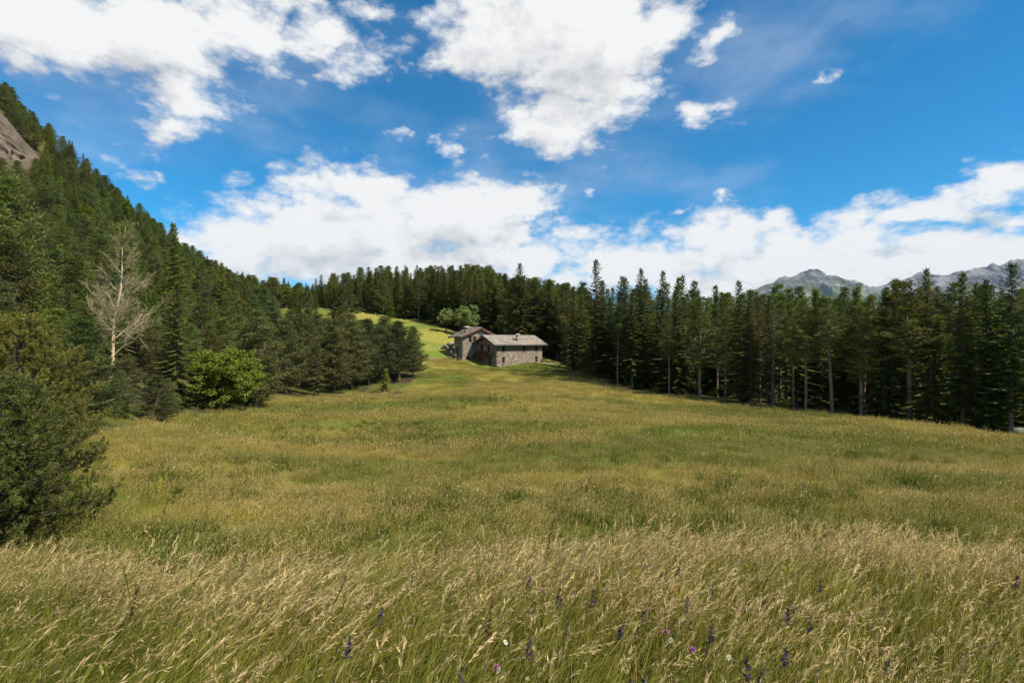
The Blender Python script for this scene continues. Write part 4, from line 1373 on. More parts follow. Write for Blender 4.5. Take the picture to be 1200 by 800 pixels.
def gable_roof(parent, along, c0, c1, ridge_c, ridge_z, lo, hi, z_lo, z_hi, seed, ctype='x'):
    """along: (a0,a1) extent along the ridge; ridge at cross coordinate ridge_c; eaves at cross lo / hi"""
    def pt(a, c, z):
        return np.array((a, c, z)) if ctype == 'x' else np.array((c, a, z))
    roof = MB()
    for (cc, zz) in ((lo, z_lo), (hi, z_hi)):
        t = .12
        p = [pt(along[0], cc, zz - t), pt(along[1], cc, zz - t), pt(along[1], ridge_c, ridge_z - t), pt(along[0], ridge_c, ridge_z - t),
             pt(along[0], cc, zz), pt(along[1], cc, zz), pt(along[1], ridge_c, ridge_z), pt(along[0], ridge_c, ridge_z)]
        roof.hexa(p)
    ro = roof.build('roof', M['darkwood'], parent)
    for k, (cc, zz) in enumerate(((lo, z_lo), (hi, z_hi))):
        dv = pt(0, ridge_c - cc, ridge_z - zz); Lw = np.linalg.norm(dv); dv = dv / Lw
        nn = pt(0, -(dv[1] if ctype == 'x' else dv[0]) * 0, 1.0)
        nn = np.cross(pt(1, 0, 0), dv); nn = nn * np.sign(nn[2])

        def fs(s, t, n, cc=cc, zz=zz, dv=dv, nn=nn):
            return pt(s, cc, zz) + dv * t + nn * n
        o_ = roof_slope(fs, along[0] - .05, along[1] + .05, Lw, int(Lw / .42), seed + k).build('roof_slabs', M['slab'], ro)
        o_['kind'] = 'stuff'
    # ridge capping, rafters and barge boards
    rg = MB(); r = np.random.default_rng(seed + 9)
    s = along[0]
    while s < along[1]:
        l = r.uniform(.5, .8); e = min(s + l, along[1])
        for sg in (-1, 1):
            rg.hexa([pt(s, ridge_c + sg * .02, ridge_z + .11), pt(e - .02, ridge_c + sg * .02, ridge_z + .11), pt(e - .02, ridge_c + sg * .34, ridge_z - .02), pt(s, ridge_c + sg * .34, ridge_z - .02),
                     pt(s, ridge_c + sg * .02, ridge_z + .17), pt(e - .02, ridge_c + sg * .02, ridge_z + .17), pt(e - .02, ridge_c + sg * .34, ridge_z + .04), pt(s, ridge_c + sg * .34, ridge_z + .04)], r.uniform(.3, .8))
        s = e
    rg.build('ridge_slabs', M['slab'], ro)['kind'] = 'stuff'
    for a in (along[0] + .03, along[1] - .13):
        for (cc, zz) in ((lo, z_lo), (hi, z_hi)):
            b_ = MB()
            b_.hexa([pt(a, cc, zz - .36), pt(a + .1, cc, zz - .36), pt(a + .1, ridge_c, ridge_z - .36), pt(a, ridge_c, ridge_z - .36),
                     pt(a, cc, zz - .13), pt(a + .1, cc, zz - .13), pt(a + .1, ridge_c, ridge_z - .13), pt(a, ridge_c, ridge_z - .13)])
            b_.build('barge_board', M['redwood'], ro)
    for fcc in (.25, .5, .75):
        for (cc, zz) in ((lo, z_lo), (hi, z_hi)):
            c_ = cc + (ridge_c - cc) * fcc; z_ = zz + (ridge_z - zz) * fcc
            b_ = MB(); p0 = pt(along[0] + .14, c_ - .09, z_ - .38); p1 = pt(along[0] + 1.6, c_ + .09, z_ - .16)
            lo_ = np.minimum(p0, p1); hi_ = np.maximum(p0, p1)
            b_.box(lo_[0], hi_[0], lo_[1], hi_[1], lo_[2], hi_[2]); b_.build('purlin', M['redwood'], ro)
    return ro


def chimney(parent, x, y, z0, z1, w, cap):
    b_ = MB(); b_.box(x - w / 2, x + w / 2, y - w / 2, y + w / 2, z0, z1)
    c_ = b_.build('chimney', M['stone'], parent)
    p_ = MB()
    for sx in (-1, 1):
        for sy in (-1, 1):
            p_.box(x + sx * w * .38 - .05, x + sx * w * .38 + .05, y + sy * w * .38 - .05, y + sy * w * .38 + .05, z1, z1 + .22)
    p_.build('cap_supports', M['darkwood'], c_)
    k_ = MB(); k_.box(x - cap / 2, x + cap / 2, y - cap / 2, y + cap / 2, z1 + .22, z1 + .32); k_.box(x - cap * .3, x + cap * .3, y - cap * .3, y + cap * .3, z1 + .323, z1 + .45)
    k_.build('cap_slab', M['pale_stone'], c_)
    return c_


ANG = math.atan2(.6, .8)
a_v = np.array([.8, .6]); b_v = np.array([-.6, .8])
P0 = np.array([-3.36, 112.0]); ZL = CZ - 5.7
house = empty('stone_house', (P0[0], P0[1], ZL), ANG)
tag(house, 'lower stone farmhouse with wooden balcony in its gable and a long front under stone slabs', 'house')
LEN, DEP = 13.0, 8.0
rl = lambda y: 7.05 - .44 * abs(4 - y)
ff = wall_frame((0, 0, 0), (1, 0, 0), (0, 0, 1), (0, -1, 0))
fwin = [(1.5, 2.28, 3.45, 4.55), (7.33, 8.08, 3.45, 4.55), (10.9, 11.65, 3.45, 4.55), (1.55, 2.22, .95, 2.1), (10.95, 11.6, .95, 2.1)]
wall(ff, 0, LEN, -1.5, 5.3 - .1, fwin).build('wall', M['stone'], house)
for h in fwin: window(ff, h, house)
fg = wall_frame((0, 0, 0), (0, 1, 0), (0, 0, 1), (-1, 0, 0))
gdoor = (5.4, 6.45, 2.7, 4.8); gwin = (2.75, 3.6, 3.45, 4.75); gdoor2 = (2.2, 3.1, 0.0, 2.2); gdoor3 = (5.9, 7.2, -.2, 2.0)
top = [(0, 5.2), (8.0, 5.2), (4.0, 6.93)]
wall(fg, 0, DEP, -1.5, 5.2, [gdoor, gwin, gdoor2, gdoor3], top).build('wall', M['stone'], house)
window(fg, gdoor, house); window(fg, gwin, house); door(fg, gdoor2, house); door(fg, gdoor3, house)
fr2 = wall_frame((LEN, 0, 0), (0, 1, 0), (0, 0, 1), (1, 0, 0))
wall(fr2, 0, DEP, -1.5, 5.2, [(3.5, 4.4, 3.3, 4.5)], top).build('wall', M['stone'], house)
window(fr2, (3.5, 4.4, 3.3, 4.5), house)
fb2 = wall_frame((LEN, DEP, 0), (-1, 0, 0), (0, 0, 1), (0, 1, 0))
wall(fb2, 0, LEN, -1.5, 5.2, []).build('wall', M['stone'], house)
gable_roof(house, (-1.15, 13.95), 0, 0, 4.0, 7.05, -.8, 8.3, 4.93, 5.16, 31)
chimney(house, 6.45, .95, 5.0, 7.0, .5, .95)
# corner quoin stones give the near corner an edge
cn = MB(); r = np.random.default_rng(3)
z = -1.3
while z < 5.0:
    hh = r.uniform(.22, .4)
    cn.box(-.03, r.uniform(.35, .6), -.03, r.uniform(.3, .55), z, z + hh - .02, float(r.random())); z += hh
cn.build('corner_stones', M['stone'], house)['kind'] = 'stuff'
# balcony
bal = MB(); bal.box(-1.2, -.01, 1.4, 7.4, 2.42, 2.58)
bo = bal.build('balcony', M['wood'], house)
rb = MB(); rb.box(-1.2, -1.1, 1.4, 7.4, 3.42, 3.52); rb.box(-1.1, -.01, 1.4, 1.5, 3.42, 3.52); rb.box(-1.1, -.01, 7.3, 7.4, 3.42, 3.52); rb.box(-1.19, -1.11, 1.5, 7.3, 2.72, 2.8)
rb.build('rail', M['wood'], bo)
bl_me = None
ys = np.arange(1.48, 7.35, .24)
for k, yb in enumerate(ys):
    if bl_me is None:
        b_ = MB(); b_.box(-.04, .04, -.035, .035, 0, .84); bl_me = b_.mesh('baluster', M['wood'])
    o_ = link('baluster', bl_me, bo); o_.location = (-1.15, yb, 2.58)
for yb in (1.6, 3.5, 5.4, 7.2):
    b_ = MB(); b_.box(-1.15, -.01, yb - .07, yb + .07, 2.26, 2.415); b_.build('beam', M['redwood'], bo)
gt = MB(); gt.tube([(-1.2, -.93, 4.86), (13.9, -.93, 4.82)], [.09, .09], 6); gt.build('gutter', M['metal_grey'], house)
vb = MB(); fbox(vb, ff, 3.75, 4.0, .75, 1.0, .0, .03); vb.build('vent', M['darkwood'], house)

Q0 = P0 + 8.0 * b_v - 3.87 * a_v; ZU = CZ - 4.3
up = empty('stone_house', (Q0[0], Q0[1], ZU), ANG)
tag(up, 'upper stone farmhouse set behind the lower one, with a pale capped chimney', 'house')
fu = wall_frame((0, 0, 0), (1, 0, 0), (0, 0, 1), (0, -1, 0))
UW, UD = 8.8, 3.6
uwin = [(1.7, 2.45, 4.8, 5.3), (2.85, 3.6, 4.8, 5.3)]
uw1 = (1.7, 2.4, 4.2, 5.35); uw2 = (2.85, 3.65, 4.2, 5.35)
ug = (.9, 2.3, -.3, .75); ud = (2.65, 3.75, -.5, .75)
wall(fu, 0, UW, -3, 5.45, [uw1, uw2, ug, ud], [(0, 5.45), (UW, 5.45), (4.4, 7.35)]).build('wall', M['stone'], up)
window(fu, uw1, up); window(fu, uw2, up); door(fu, ug, up); door(fu, ud, up)
pp = MB(); pp.hexa([fu(4.6, 5.2, .003), fu(7.4, 5.2, .003), fu(7.4, 5.2, .05), fu(4.6, 5.2, .05), fu(4.6, 6.9, .003), fu(7.4, 5.75, .003), fu(7.4, 5.75, .05), fu(4.6, 6.9, .05)])
pp.build('plaster_panel', M['plaster'], up)
fl_ = wall_frame((0, UD, 0), (0, -1, 0), (0, 0, 1), (-1, 0, 0))
ldoor = (1.0, 1.8, 1.0, 3.2)
wall(fl_, 0, UD, -3, 5.4, [ldoor]).build('wall', M['stone'], up)
door(fl_, ldoor, up, 'tall brown plank door')
fr3 = wall_frame((UW, 0, 0), (0, 1, 0), (0, 0, 1), (1, 0, 0)); wall(fr3, 0, UD, -3, 5.4, []).build('wall', M['stone'], up)
fb3 = wall_frame((UW, UD, 0), (-1, 0, 0), (0, 0, 1), (0, 1, 0)); wall(fb3, 0, UW, -3, 5.45, [], [(0, 5.45), (UW, 5.45), (4.4, 7.35)]).build('wall', M['stone'], up)
gable_roof(up, (-.8, 5.0), 0, 0, 4.4, 7.5, -.85, 9.3, 5.29, 5.45, 77, ctype='y')
chimney(up, 1.9, 1.4, 5.9, 7.35, .6, 1.25)
dp = MB(); dp.tube([(2.55, -.08, 5.0), (2.55, -.08, -.6)], [.06, .06], 6); dp.build('downpipe', M['metal_grey'], up)
qn = MB(); z = -1
while z < 5.2:
    hh = r.uniform(.22, .4); qn.box(-.03, r.uniform(.3, .55), -.03, r.uniform(.3, .5), z, z + hh - .02, float(r.random())); z += hh
qn.build('corner_stones', M['stone'], up)['kind'] = 'stuff'

# things round the houses
def rock(mb, c, s, r, tone=.5):
    th = np.linspace(0, 2 * np.pi, 7)[:-1]
    rows = []
    for zz, rr in ((-.5, .75), (-.1, 1.0), (.35, .8), (.5, .3)):
        rows.append(np.stack([np.cos(th) * rr * s[0], np.sin(th) * rr * s[1], np.full(6, zz * s[2])], 1) * r.uniform(.85, 1.12, (6, 1)))
    V = np.array(rows) + np.asarray(c)
    mb.grid(V, tone, wrap=True); mb.quads([V[3][:4]], [tone]); mb.quads([V[3][[0, 3, 4, 5]]], [tone])


x, y, z = at(523, 124)
o = empty('stone_pile', (x, y, z)); tag(o, 'heap of building stones with leaning slabs beside the upper house', 'stone pile')
sb = MB(); r = np.random.default_rng(8)
for k in range(110):
    px_ = r.normal(0, 1.0); sz = r.uniform(.15, .42)
    rock(sb, (px_, r.normal(0, .5), max(.1, 1.3 - abs(px_) * .6) * r.random()), (sz, sz * .8, sz * .6), r, float(r.random()))
sb.build('stones', M['slab'], o)['kind'] = 'stuff'
for k in range(2):
    s_ = MB(); s_.box(-.7, .7, -.05, .05, -.5, .5, .8, M=Matrix.Translation((.9 + k * .35, -.5, 1.0 + .2 * k)) @ Matrix.Rotation(.5, 4, 'Y') @ Matrix.Rotation(.7, 4, 'X'))
    s_.build('slab', M['pale_stone'] if k else M['slab'], o)
x, y, z = at(532.5, 115.5)
o = empty('wooden_bin', (x, y, max(z, CZ - 3.7)), ANG); tag(o, 'dark wooden bin with a lid at the door of the upper house', 'bin')
b_ = MB(); b_.box(-.45, .45, -.35, .35, 0, .85); b_.build('body', M['darkwood'], o)
b_ = MB(); b_.box(-.5, .5, -.4, .4, .853, .93); b_.build('lid', M['metal_grey'], o)
def barrel(px, d, lb, mat, s=.35, hgt=.6):
    x, y, z = at(px, d)
    o = empty('flower_tub', (x, y, z + .0)); tag(o, lb, 'flower tub')
    t_ = MB(); t_.tube([(0, 0, 0), (0, 0, hgt * .5), (0, 0, hgt)], [s * .8, s, s * .9], 10); t_.build('tub', M['darkwood'], o)
    f_ = MB(); rr = np.random.default_rng(int(px)); clump(f_, np.array([0, 0, hgt]), s * .9, 60, .16, .1, rr, .5); f_.build('flowers', mat, o)
barrel(526.5, 113, 'tub of orange-red flowers beside the stone pile', leaf_mat('red_flowers', (.35, .06, .03), (.6, .16, .08), .05))
barrel(537.5, 114.5, 'wide tub of dark red flowers against the shaded house wall', leaf_mat('dark_red_flowers', (.22, .03, .02), (.38, .07, .05), .05), .55, .5)
x, y, z = at(529, 117)
o = empty('signpost', (x, y, z)); tag(o, 'small white box on a short post between stone pile and house door', 'post box')
b_ = MB(); b_.tube([(0, 0, 0), (0, 0, .9)], [.05, .05], 6); b_.build('post', M['darkwood'], o)
b_ = MB(); b_.box(-.18, .18, -.12, .12, .9, 1.5); b_.build('box', simple_mat('white_paint', (.7, .7, .7), (.8, .8, .8), 3), o)

# pale path strips, laid a little above the ground
def strip(name, pts_, w, mat, label):
    P_ = np.array(pts_); n = 20
    t = np.linspace(0, len(P_) - 1, n); X = np.interp(t, range(len(P_)), P_[:, 0]); Y = np.interp(t, range(len(P_)), P_[:, 1])
    T = nrm(np.stack([np.gradient(X), np.gradient(Y)], 1)); Nn = np.stack([-T[:, 1], T[:, 0]], 1)
    rows = []
    for o_ in np.linspace(-1, 1, 5):
        xx = X + Nn[:, 0] * o_ * w; yy = Y + Nn[:, 1] * o_ * w
        rows.append(np.stack([xx, yy, H(xx, yy) + .07], 1))
    mb = MB(); mb.grid(rows); o = mb.build(name, mat); tag(o, label, kind='structure')


strip('path', [W(636, 118.5), W(643, 118), W(652, 119), W(663, 123)], .8, M['gravel'], 'pale gravel strip beside the end wall of the lower house')
strip('path', [W(500, 108), W(508, 110), W(520, 112.5)], .35, M['gravel'], 'thin pale track along the lower edge of the upper lawn')

# things on the lawn crest
x, y, z = at(361, 172.5)
o = empty('stone_hut', (x, y, z - .2), .3); tag(o, 'low hut with a rounded brown roof just showing over the lawn crest', 'hut')
b_ = MB(); b_.box(-1.0, 1.0, -.8, .8, 0, .9); b_.build('wall', M['stone'], o)
th = np.linspace(0, math.pi, 9); b_ = MB(); b_.grid([[(-1.25 * math.cos(t), yy, .9 + .55 * math.sin(t)) for t in th] for yy in (-.95, .95)]); b_.build('roof', M['slab'], o)
x, y, z = at(391, 170)
o = empty('covered_haystack', (x, y, z - .1), .2); tag(o, 'small pile under a bright pink cover on the lawn crest', 'covered pile')
b_ = MB(); rr = np.random.default_rng(2); rock(b_, (0, 0, .3), (1.0, .7, .7), rr); b_.build('pile', M['darkwood'], o)
b_ = MB(); rock(b_, (.25, 0, .5), (.85, .72, .55), rr); b_.build('cover', simple_mat('pink_cloth', (.6, .15, .25), (.75, .25, .33), 3), o)
for i, px in enumerate((373, 380, 401, 417, 424, 440)):
    x, y, z = at(px, 161 if i < 2 else 164)
    b_ = MB(); b_.tube([(0, 0, -.3), (0, 0, .8), (0, 0, .95)], [.07, .065, .02], 6)
    o = b_.build('fence_post', M['bark_pale']); o.location = (x, y, z)
    tag(o, 'short pale wooden stake standing along the top edge of the upper lawn', 'stake', 'stakes along the upper lawn')

# pale green board by the forest edge
x, y, z = at(1193, 51.8)
o = empty('notice_board', (x, y, z + .15), .1); tag(o, 'pale green board on posts at the forest edge beyond the meadow', 'board')
b_ = MB(); b_.box(-.55, 1.1, -.03, .03, .05, .95); b_.build('panel', simple_mat('pale_green_panel', (.08, .10, .07), (.12, .145, .10), 2, .6), o)
for sx in (-.5, 1.0):
    b_ = MB(); b_.box(sx - .05, sx + .05, .033, .12, -.4, 1.05); b_.build('post', M['darkwood'], o)

# ------------------------------------------------------------------ grass
def blades(mb, n, rad, h0, h1_, w, r, wind=.35, mi=0, tone=(.0, .4), seg=3, x0=None):
    rr = rad * np.sqrt(r.random(n)); th = r.uniform(0, 6.283, n)
    root = np.stack([rr * np.cos(th), rr * np.sin(th), np.zeros(n)], 1)
    hh = r.uniform(h0, h1_, n)
    lean = r.normal(0, .28, (n, 2)); lean[:, 0] += wind
    az = r.uniform(0, 6.283, n); S = np.stack([np.cos(az), np.sin(az), 0 * az], 1)
    tt = np.linspace(0, 1, seg + 1)
    rows = []
    for t in tt:
        c = root + np.stack([lean[:, 0] * hh * t ** 2, lean[:, 1] * hh * t ** 2, hh * t * (1 - .18 * t * np.linalg.norm(lean, axis=1))], 1)
        ww = w * (1 - t ** 1.6) * .5 + .0004
        rows.append((c - S * ww, c + S * ww))
    tn = r.uniform(*tone, n)
    for k in range(seg):
        a, b = rows[k]; c, d = rows[k + 1]
        mb.quads(np.stack([a, b, d, c], 1), tn + .15 * k / seg, mi)
    return root


def stalks(mb, n, rad, h0, h1_, r, wind=.35, w=.0035, head=.10, hw=.012, nd=10, mi_s=0, mi_h=1, tone=(.3, 1.0), headw=.02):
    rr = rad * np.sqrt(r.random(n)); th = r.uniform(0, 6.283, n)
    root = np.stack([rr * np.cos(th), rr * np.sin(th), np.zeros(n)], 1)
    hh = r.uniform(h0, h1_, n)
    lean = r.normal(0, .16, (n, 2)); lean[:, 0] += wind * r.uniform(.6, 1.3, n)
    az = r.normal(0, .5, n); S = np.stack([np.cos(az), np.sin(az), 0 * az], 1)

    def pos(t):
        t = np.asarray(t)
        e = t ** 2.3
        return root + np.stack([lean[:, 0] * hh * e, lean[:, 1] * hh * e, hh * t * (1 - .25 * np.linalg.norm(lean, axis=1) * t)], 1)
    tt = [0, .35, .7, 1.0]
    tn = r.uniform(*tone, n)
    for k in range(3):
        a, b = pos(np.full(n, tt[k])), pos(np.full(n, tt[k + 1]))
        mb.quads(np.stack([a - S * w / 2, a + S * w / 2, b + S * w / 2, b - S * w / 2], 1), tn * .6, mi_s)
    hl = head / hh
    for j in range(nd):
        f = (j + .3) / nd
        base = pos(1 - hl * (1 - f)); nxt = pos(1 - hl * (1 - f) + .02)
        d = nrm(nxt - base)
        size = math.sin(math.pi * (.12 + .8 * f))
        dd = d + r.normal(0, .32, (n, 3))
        mb.quads(diamonds(base, dd, head * .30 * (.5 + size * .7), hw * (.5 + size), None, r), np.clip(tn + r.uniform(-.15, .15, n), 0, 1), mi_h)


def meadow_field(name, pts, meshes, label, smin, smax, idx=None, seed=0, tiltvar=.12):
    r = np.random.default_rng(seed)
    n = len(pts)
    s = r.uniform(smin, smax, n)
    rot = np.stack([r.normal(0, tiltvar * .5, n), r.normal(0, tiltvar, n), r.normal(0, .45, n)], 1)
    if seed == 2: rot[:, 1] += .30 * sstep(1.5, -4.5, pts[:, 0]) + .05; rot[:, 2] *= .6
    scl = np.stack([s, s, s * r.uniform(.8, 1.15, n)], 1)
    return instancer(name, meshes, pts, rot, scl, r.integers(0, len(meshes), n) if idx is None else idx, label)


gm = [M['grass_blade'], M['grass_head']]; fm = [M['far_blade'], M['far_head']]
near_t, mid_t, far_t = [], [], []
for k in range(9):          # 0-3 leafy, 4-6 mixed, 7-8 crowded with heads
    r = np.random.default_rng(200 + k); mb = MB()
    ns = [2, 4, 6, 1, 9, 12, 8, 24, 20][k]
    blades(mb, 115 if k < 7 else 80, .21, .18, .50, .0052, r, .36)
    blades(mb, 20, .21, .12, .34, .005, r, .36, tone=(.5, 1.0))
    if k in (1, 3): blades(mb, 9, .12, .10, .24, .022, r, .1)
    stalks(mb, ns, .21, .38, .70, r, .36, w=.0028, head=[.09, .11, .08, .12, .10, .07, .10, .12, .09][k], hw=[.0036, .003, .0045, .003, .004, .003, .004, .0034, .0038][k], nd=15)
    near_t.append(mb.mesh('grass_tuft', gm))
for k in range(5):
    r = np.random.default_rng(300 + k); mb = MB()
    blades(mb, 150, .60, .14, .34, .012, r, .25, seg=2)
    stalks(mb, [80, 60, 90, 40, 70][k], .60, .30, .48, r, .28, w=.004, head=.11, hw=.011, nd=4)
    mid_t.append(mb.mesh('grass_patch', fm))
for k in range(4):
    r = np.random.default_rng(400 + k); mb = MB()
    blades(mb, 170, 1.5, .12, .30, .04, r, .2, seg=1)
    stalks(mb, [110, 80, 120, 60][k], 1.5, .25, .46, r, .25, w=.012, head=.14, hw=.045, nd=2)
    far_t.append(mb.mesh('grass_sward', fm))


def field_pts(n, ylo, yhi, dens_fn, seed, margin=1.12, extra=3.0):
    """points spread evenly over the ground between two distances, thinned by dens_fn (per square metre)"""
    r = np.random.default_rng(seed)
    wmax = yhi * margin + extra
    mx = dens_fn(np.array([ylo]))[0]
    N_ = int(2 * wmax * (yhi - ylo) * mx)
    x = r.uniform(-wmax, wmax, N_); y = r.uniform(ylo, yhi, N_)
    k = (np.abs(x) < y * margin + extra) & (r.random(N_) < dens_fn(y) / mx) & inside(OPEN, x + r.normal(0, .03, N_) * y * .7, y + r.normal(0, .03, N_) * y * .7)
    return x[k], y[k], r


x, y, r = field_pts(0, .7, 6.0, lambda y: np.interp(y, [.7, 4, 5.5, 6.0], [36, 36, 36, 30]), 1)
clus = np.sin(x * 2.1 + 1.7 * np.sin(y * 1.9)) + np.sin(y * 2.7 + x * .6) + r.normal(0, .7, len(x)) + np.interp(y, [1, 2.6, 3.6, 5.5], [-1.2, -.5, 1.0, 2.6])
kind_ = np.where(clus < -.3, r.integers(0, 4, len(x)), np.where(clus < 1.5, r.integers(4, 7, len(x)), r.integers(7, 9, len(x))))
meadow_field('tall_grass', np.stack([x, y, H(x, y) - .01], 1), near_t, 'tall green meadow grass with pale straw seed heads leaning in the wind on the near brow', .75, 1.15, idx=kind_, seed=2)
n_near = len(x)
x, y, r = field_pts(0, 6.3, 34, lambda y: np.interp(y, [6.5, 12, 20, 34], [4.5, 3.6, 2.6, 1.8]), 3)
lwn = inside(LAWN, x, y); x, y = x[~lwn], y[~lwn]
meadow_field('meadow_grass', np.stack([x, y, H(x, y) - .02], 1), mid_t, 'knee-high olive and straw grass filling the hollow of the meadow', .8, 1.2, seed=4)
n_mid = len(x)
x, y, r = field_pts(0, 32, 118, lambda y: np.interp(y, [32, 60, 118], [.75, .5, .32]), 5, margin=1.1)
lwn = inside(LAWN, x, y) | (((x - P0[0]) * b_v[0] + (y - P0[1]) * b_v[1] > -.8) & ((x - P0[0]) * a_v[0] + (y - P0[1]) * a_v[1] > -5) & ((x - P0[0]) * a_v[0] + (y - P0[1]) * a_v[1] < 14.5))
x, y = x[~lwn], y[~lwn]
meadow_field('far_meadow_grass', np.stack([x, y, H(x, y) - .03], 1), far_t, 'dry olive meadow grass climbing to the houses and the forest edge', .8, 1.25, seed=6)
print('GRASS', n_near, n_mid, len(x))


# coarse leafy weeds in darker green drifts
weed = []
for k in range(4):
    r = np.random.default_rng(500 + k); mb = MB()
    blades(mb, 26, .22, .18, .42, .05, r, .1, tone=(0, .15))
    blades(mb, 30, .30, .2, .5, .02, r, .15, tone=(0, .3))
    stalks(mb, [2, 5, 0, 8][k], .25, .5, .9, r, .15, w=.008, head=.16, hw=.02, nd=8)
    weed.append(mb.mesh('weed_tuft', [M['weed'], M['far_head']]))
r = np.random.default_rng(66)
wx, wy = [], []
cents = [(520, 18.5, 90), (690, 17.5, 70), (760, 15.5, 40), (470, 42, 60), (520, 38, 40), (620, 34, 40), (560, 62, 40), (1080, 21, 50), (900, 19, 40), (250, 20, 40), (300, 27, 30), (150, 19, 30), (400, 60, 30), (430, 68, 30)]
for k in range(22): cents.append((r.uniform(60, 1190), float(np.exp(r.uniform(np.log(11), np.log(75)))), int(r.integers(6, 26))))
for px, d, n in cents:
    cx = (px - 600) / F * d
    wx += list(cx + r.normal(0, 1.0 + d * .035, n)); wy += list(d + r.normal(0, .7 + d * .03, n))
wx, wy = np.array(wx), np.array(wy)
k_ = inside(OPEN, wx, wy) & ~inside(LAWN, wx, wy) & (wy > 8)
wx, wy = wx[k_], wy[k_]
meadow_field('meadow_weeds', np.stack([wx, wy, H(wx, wy) - .02], 1), weed, 'coarse darker green leafy weeds standing in drifts through the hollow of the meadow', .7, 1.3, seed=8)

r = np.random.default_rng(68)
nx = r.uniform(-4.5, 5, 60); ny = r.uniform(1.6, 5.2, 60); nx = nx * ny / 4.5
meadow_field('brow_weeds', np.stack([nx, ny, H(nx, ny) - .01], 1), weed, 'broad-leaved weeds scattered low between the tall grasses of the near brow', .45, .75, seed=9)

# ------------------------------------------------------------------ wild flowers
def near_ground(px, py, hgt):
    """the place where something hgt tall shows its top at photo pixel (px, py)"""
    for d in np.arange(1.2, 9, .05):
        x = (px - 600) / F * d; z = CZ + (400 - py) / F * d
        if z - h1(x, d) <= hgt: return x, d, h1(x, d)
    return (px - 600) / F * 5, 5, h1((px - 600) / F * 5, 5)


def flower(px, py, hgt, kind, label, cat, group=None, seed=0):
    r = np.random.default_rng(seed)
    x, y, z = near_ground(px, py, hgt)
    o = empty(kind, (x, y, z - .02), 0); tag(o, label, cat, group)
    s = MB(); t = np.linspace(0, 1, 5); bx = .10 * hgt; tilt = r.normal(0, .05)
    path = np.stack([bx * t ** 2 + tilt * t, r.normal(0, .02) * t, hgt * t], 1)
    s.tube(path, np.linspace(.003, .0018, 5), 4)
    s.build('stem', M['grass_blade'], o)
    b = MB(); tip = path[-1]; ax = nrm(path[-1] - path[-2])
    if kind in ('sage_flower', 'dock_flower'):
        L = .10 if kind == 'sage_flower' else .2
        n = 46 if kind == 'sage_flower' else 70
        u = r.random(n)
        o_ = tip - ax * (L * u)[:, None]
        rad = nrm(np.cross(np.tile(ax, (n, 1)), r.normal(size=(n, 3))))
        b.quads(diamonds(o_, rad + ax * .5, .018 * (.5 + u) if kind == 'sage_flower' else .014, .009, None, r), r.random(n))
    elif kind == 'daisy':
        n = 14; a = np.arange(n) / n * 6.283
        face = nrm(np.array([r.normal(0, .6), -.35, .8])); e1 = nrm(np.cross(face, [0, 0, 1.])); e2 = np.cross(face, e1)
        d = np.cos(a)[:, None] * e1 + np.sin(a)[:, None] * e2
        b.quads(diamonds(np.tile(tip, (n, 1)), d, .014, .006, np.tile(face, (n, 1)), r), .8)
        c = MB(); c.quads(diamonds(np.tile(tip + face * .003, (6, 1)) - d[::2][:6] * .006, d[::2][:6], .009, .008, np.tile(face, (6, 1)), r), .8)
        c.build('flower_centre', FM['yellow'], o)
    else:
        n = 50; d = nrm(r.normal(size=(n, 3))) + ax * .5
        b.quads(diamonds(np.tile(tip, (n, 1)), d, .016, .006, None, r), r.random(n))
    b.build('blossom', FM[{'sage_flower': 'violet', 'dock_flower': 'rust', 'daisy': 'white', 'pink_flower': 'pink', 'yellow_flower': 'yellow', 'mullein': 'yellow', 'orange_flower': 'orange'}[kind]], o)
    return o


FM = {'violet': leaf_mat('violet_petals', (.05, .036, .09), (.12, .085, .19), .1), 'rust': leaf_mat('rust_seeds', (.10, .04, .02), (.2, .08, .04), .1),
      'white': leaf_mat('white_petals', (.75, .75, .72), (.85, .85, .82), .03), 'pink': leaf_mat('pink_petals', (.45, .12, .38), (.62, .25, .55), .05),
      'yellow': leaf_mat('yellow_petals', (.5, .40, .03), (.65, .55, .06), .05), 'orange': leaf_mat('orange_petals', (.6, .28, .03), (.7, .38, .05), .05)}
r = np.random.default_rng(55)
spots = [(683, 688), (642, 690), (612, 672), (750, 665), (754, 655), (777, 663), (781, 659), (912, 705), (926, 703), (937, 704), (928, 714), (949, 720), (894, 668), (961, 673), (786, 705), (797, 700), (732, 725), (748, 716),
         (727, 738), (698, 718), (765, 770), (718, 787), (701, 760), (877, 764), (1150, 694), (480, 668), (499, 668), (424, 712), (447, 706), (402, 738), (478, 762), (533, 784), (600, 762), (613, 747), (878, 790), (716, 640), (560, 722),
         (1015, 768), (1180, 672), (672, 790), (810, 742), (838, 728), (745, 790), (856, 700), (690, 668), (820, 682), (900, 752), (655, 722)]
for i, (a, b) in enumerate(spots[:7] + spots[7:34:2] + spots[34:]):
    flower(a, b, r.uniform(.42, .6), 'sage_flower', 'violet flower spike standing among the tall straw-headed grass of the near brow', 'flower', 'violet flower spikes in the near grass', seed=i)
flower(768, 749, .6, 'daisy', 'biggest white daisy, low in the tall grass among the violet spikes', 'flower', seed=91)
flower(605, 782, .55, 'daisy', 'white ragged daisy beside a violet flower at the bottom of the picture', 'flower', seed=92)
flower(565, 748, .5, 'daisy', 'small white flower head above the pair of pink blossoms', 'flower', seed=93)
flower(828, 768, .5, 'daisy', 'small tilted white daisy low in the grass beyond the big daisy', 'flower', seed=94)
flower(570, 781, .5, 'pink_flower', 'small bright pink blossom above the bottom edge, near the ragged daisy', 'flower', seed=95)
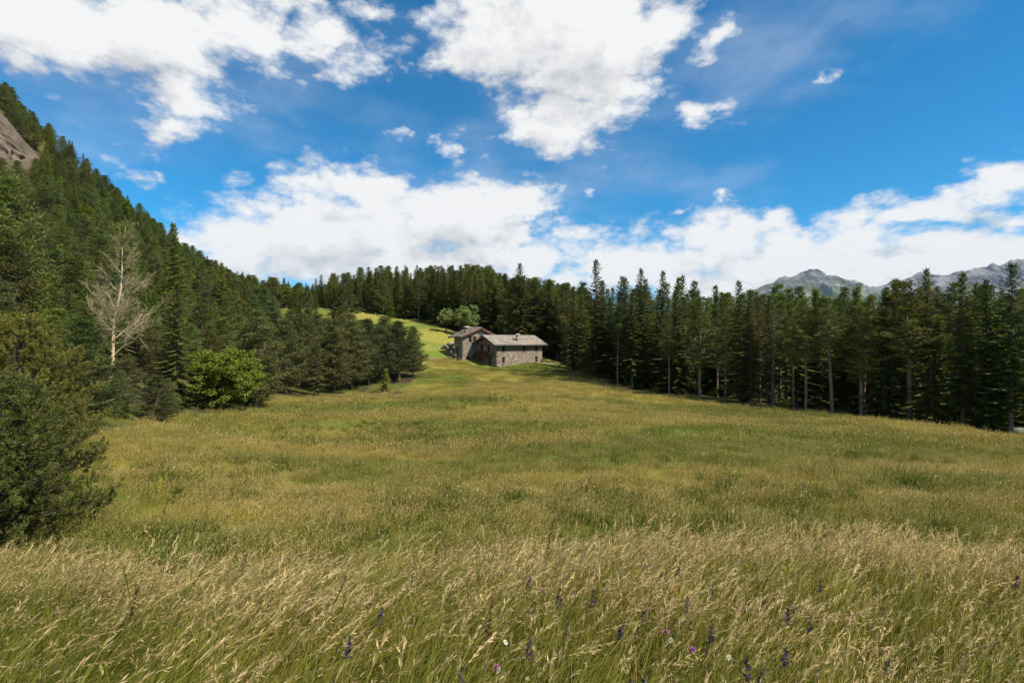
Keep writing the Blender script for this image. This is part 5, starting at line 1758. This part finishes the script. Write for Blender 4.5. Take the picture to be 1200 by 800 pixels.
flower(781, 743, .55, 'pink_flower', 'pink blossom right beside the biggest white daisy', 'flower', seed=96)
flower(804, 760, .5, 'pink_flower', 'dull pink blossom low in the grass between the daisies', 'flower', seed=97)
flower(790, 688, .55, 'orange_flower', 'orange blossom in the straw-coloured grass', 'flower', seed=98)
flower(906, 664, .6, 'yellow_flower', 'yellow blossom on the grass brow near violet spikes', 'flower', seed=99)
flower(874, 661, .6, 'yellow_flower', 'yellow blossom on the grass brow, closest to the violet cluster', 'flower', seed=100)
flower(568, 690, .75, 'dock_flower', 'rust-brown dock spike standing tall in the grass', 'dock plant', seed=101)
flower(629, 607, .85, 'dock_flower', 'rust-brown dock spike rising alone above the brow', 'dock plant', seed=102)
flower(142, 683, .6, 'dock_flower', 'dark rusty seed spike in the wind-blown grass', 'dock plant', seed=103)
# mullein out in the hollow
x, y, z = at(185, 16.5)
o = empty('mullein', (x, y, z)); tag(o, 'yellow flowering mullein standing alone in the hollow near the pines', 'flower')
s = MB(); s.tube([(0, 0, 0), (.02, 0, .35), (.05, 0, .7)], [.015, .012, .008], 5); s.build('stem', M['grass_blade'], o)
b = MB(); n = 160; u = r.random(n); rad = nrm(np.stack([r.normal(size=n), r.normal(size=n), r.normal(0, .3, n)], 1))
b.quads(diamonds(np.stack([.02 + .05 * u, 0 * u, .35 + .42 * u], 1), rad, .04, .03, None, r), r.random(n)); b.build('blossom', FM['yellow'], o)

# ------------------------------------------------------------------ air
hm, hq = new_mat('haze_air')
pv = hq.n('ShaderNodeVolumePrincipled')
pv.inputs['Color'].default_value = (.68, .82, 1.0, 1)
pv.inputs['Density'].default_value = 1.5e-5
pv.inputs['Anisotropy'].default_value = 0.0
ho = hq.n('ShaderNodeOutputMaterial'); hq.nt.links.new(pv.outputs[0], ho.inputs['Volume'])
hb_ = MB(); hb_.box(-17000, 19000, -9000, 17000, -1200, 2300)
haze = hb_.build('haze', hm)
tag(haze, 'thin mountain air', kind='stuff')
print('ZMIN', GZ.min(), gx.min(), gx.max(), gy.min(), gy.max())
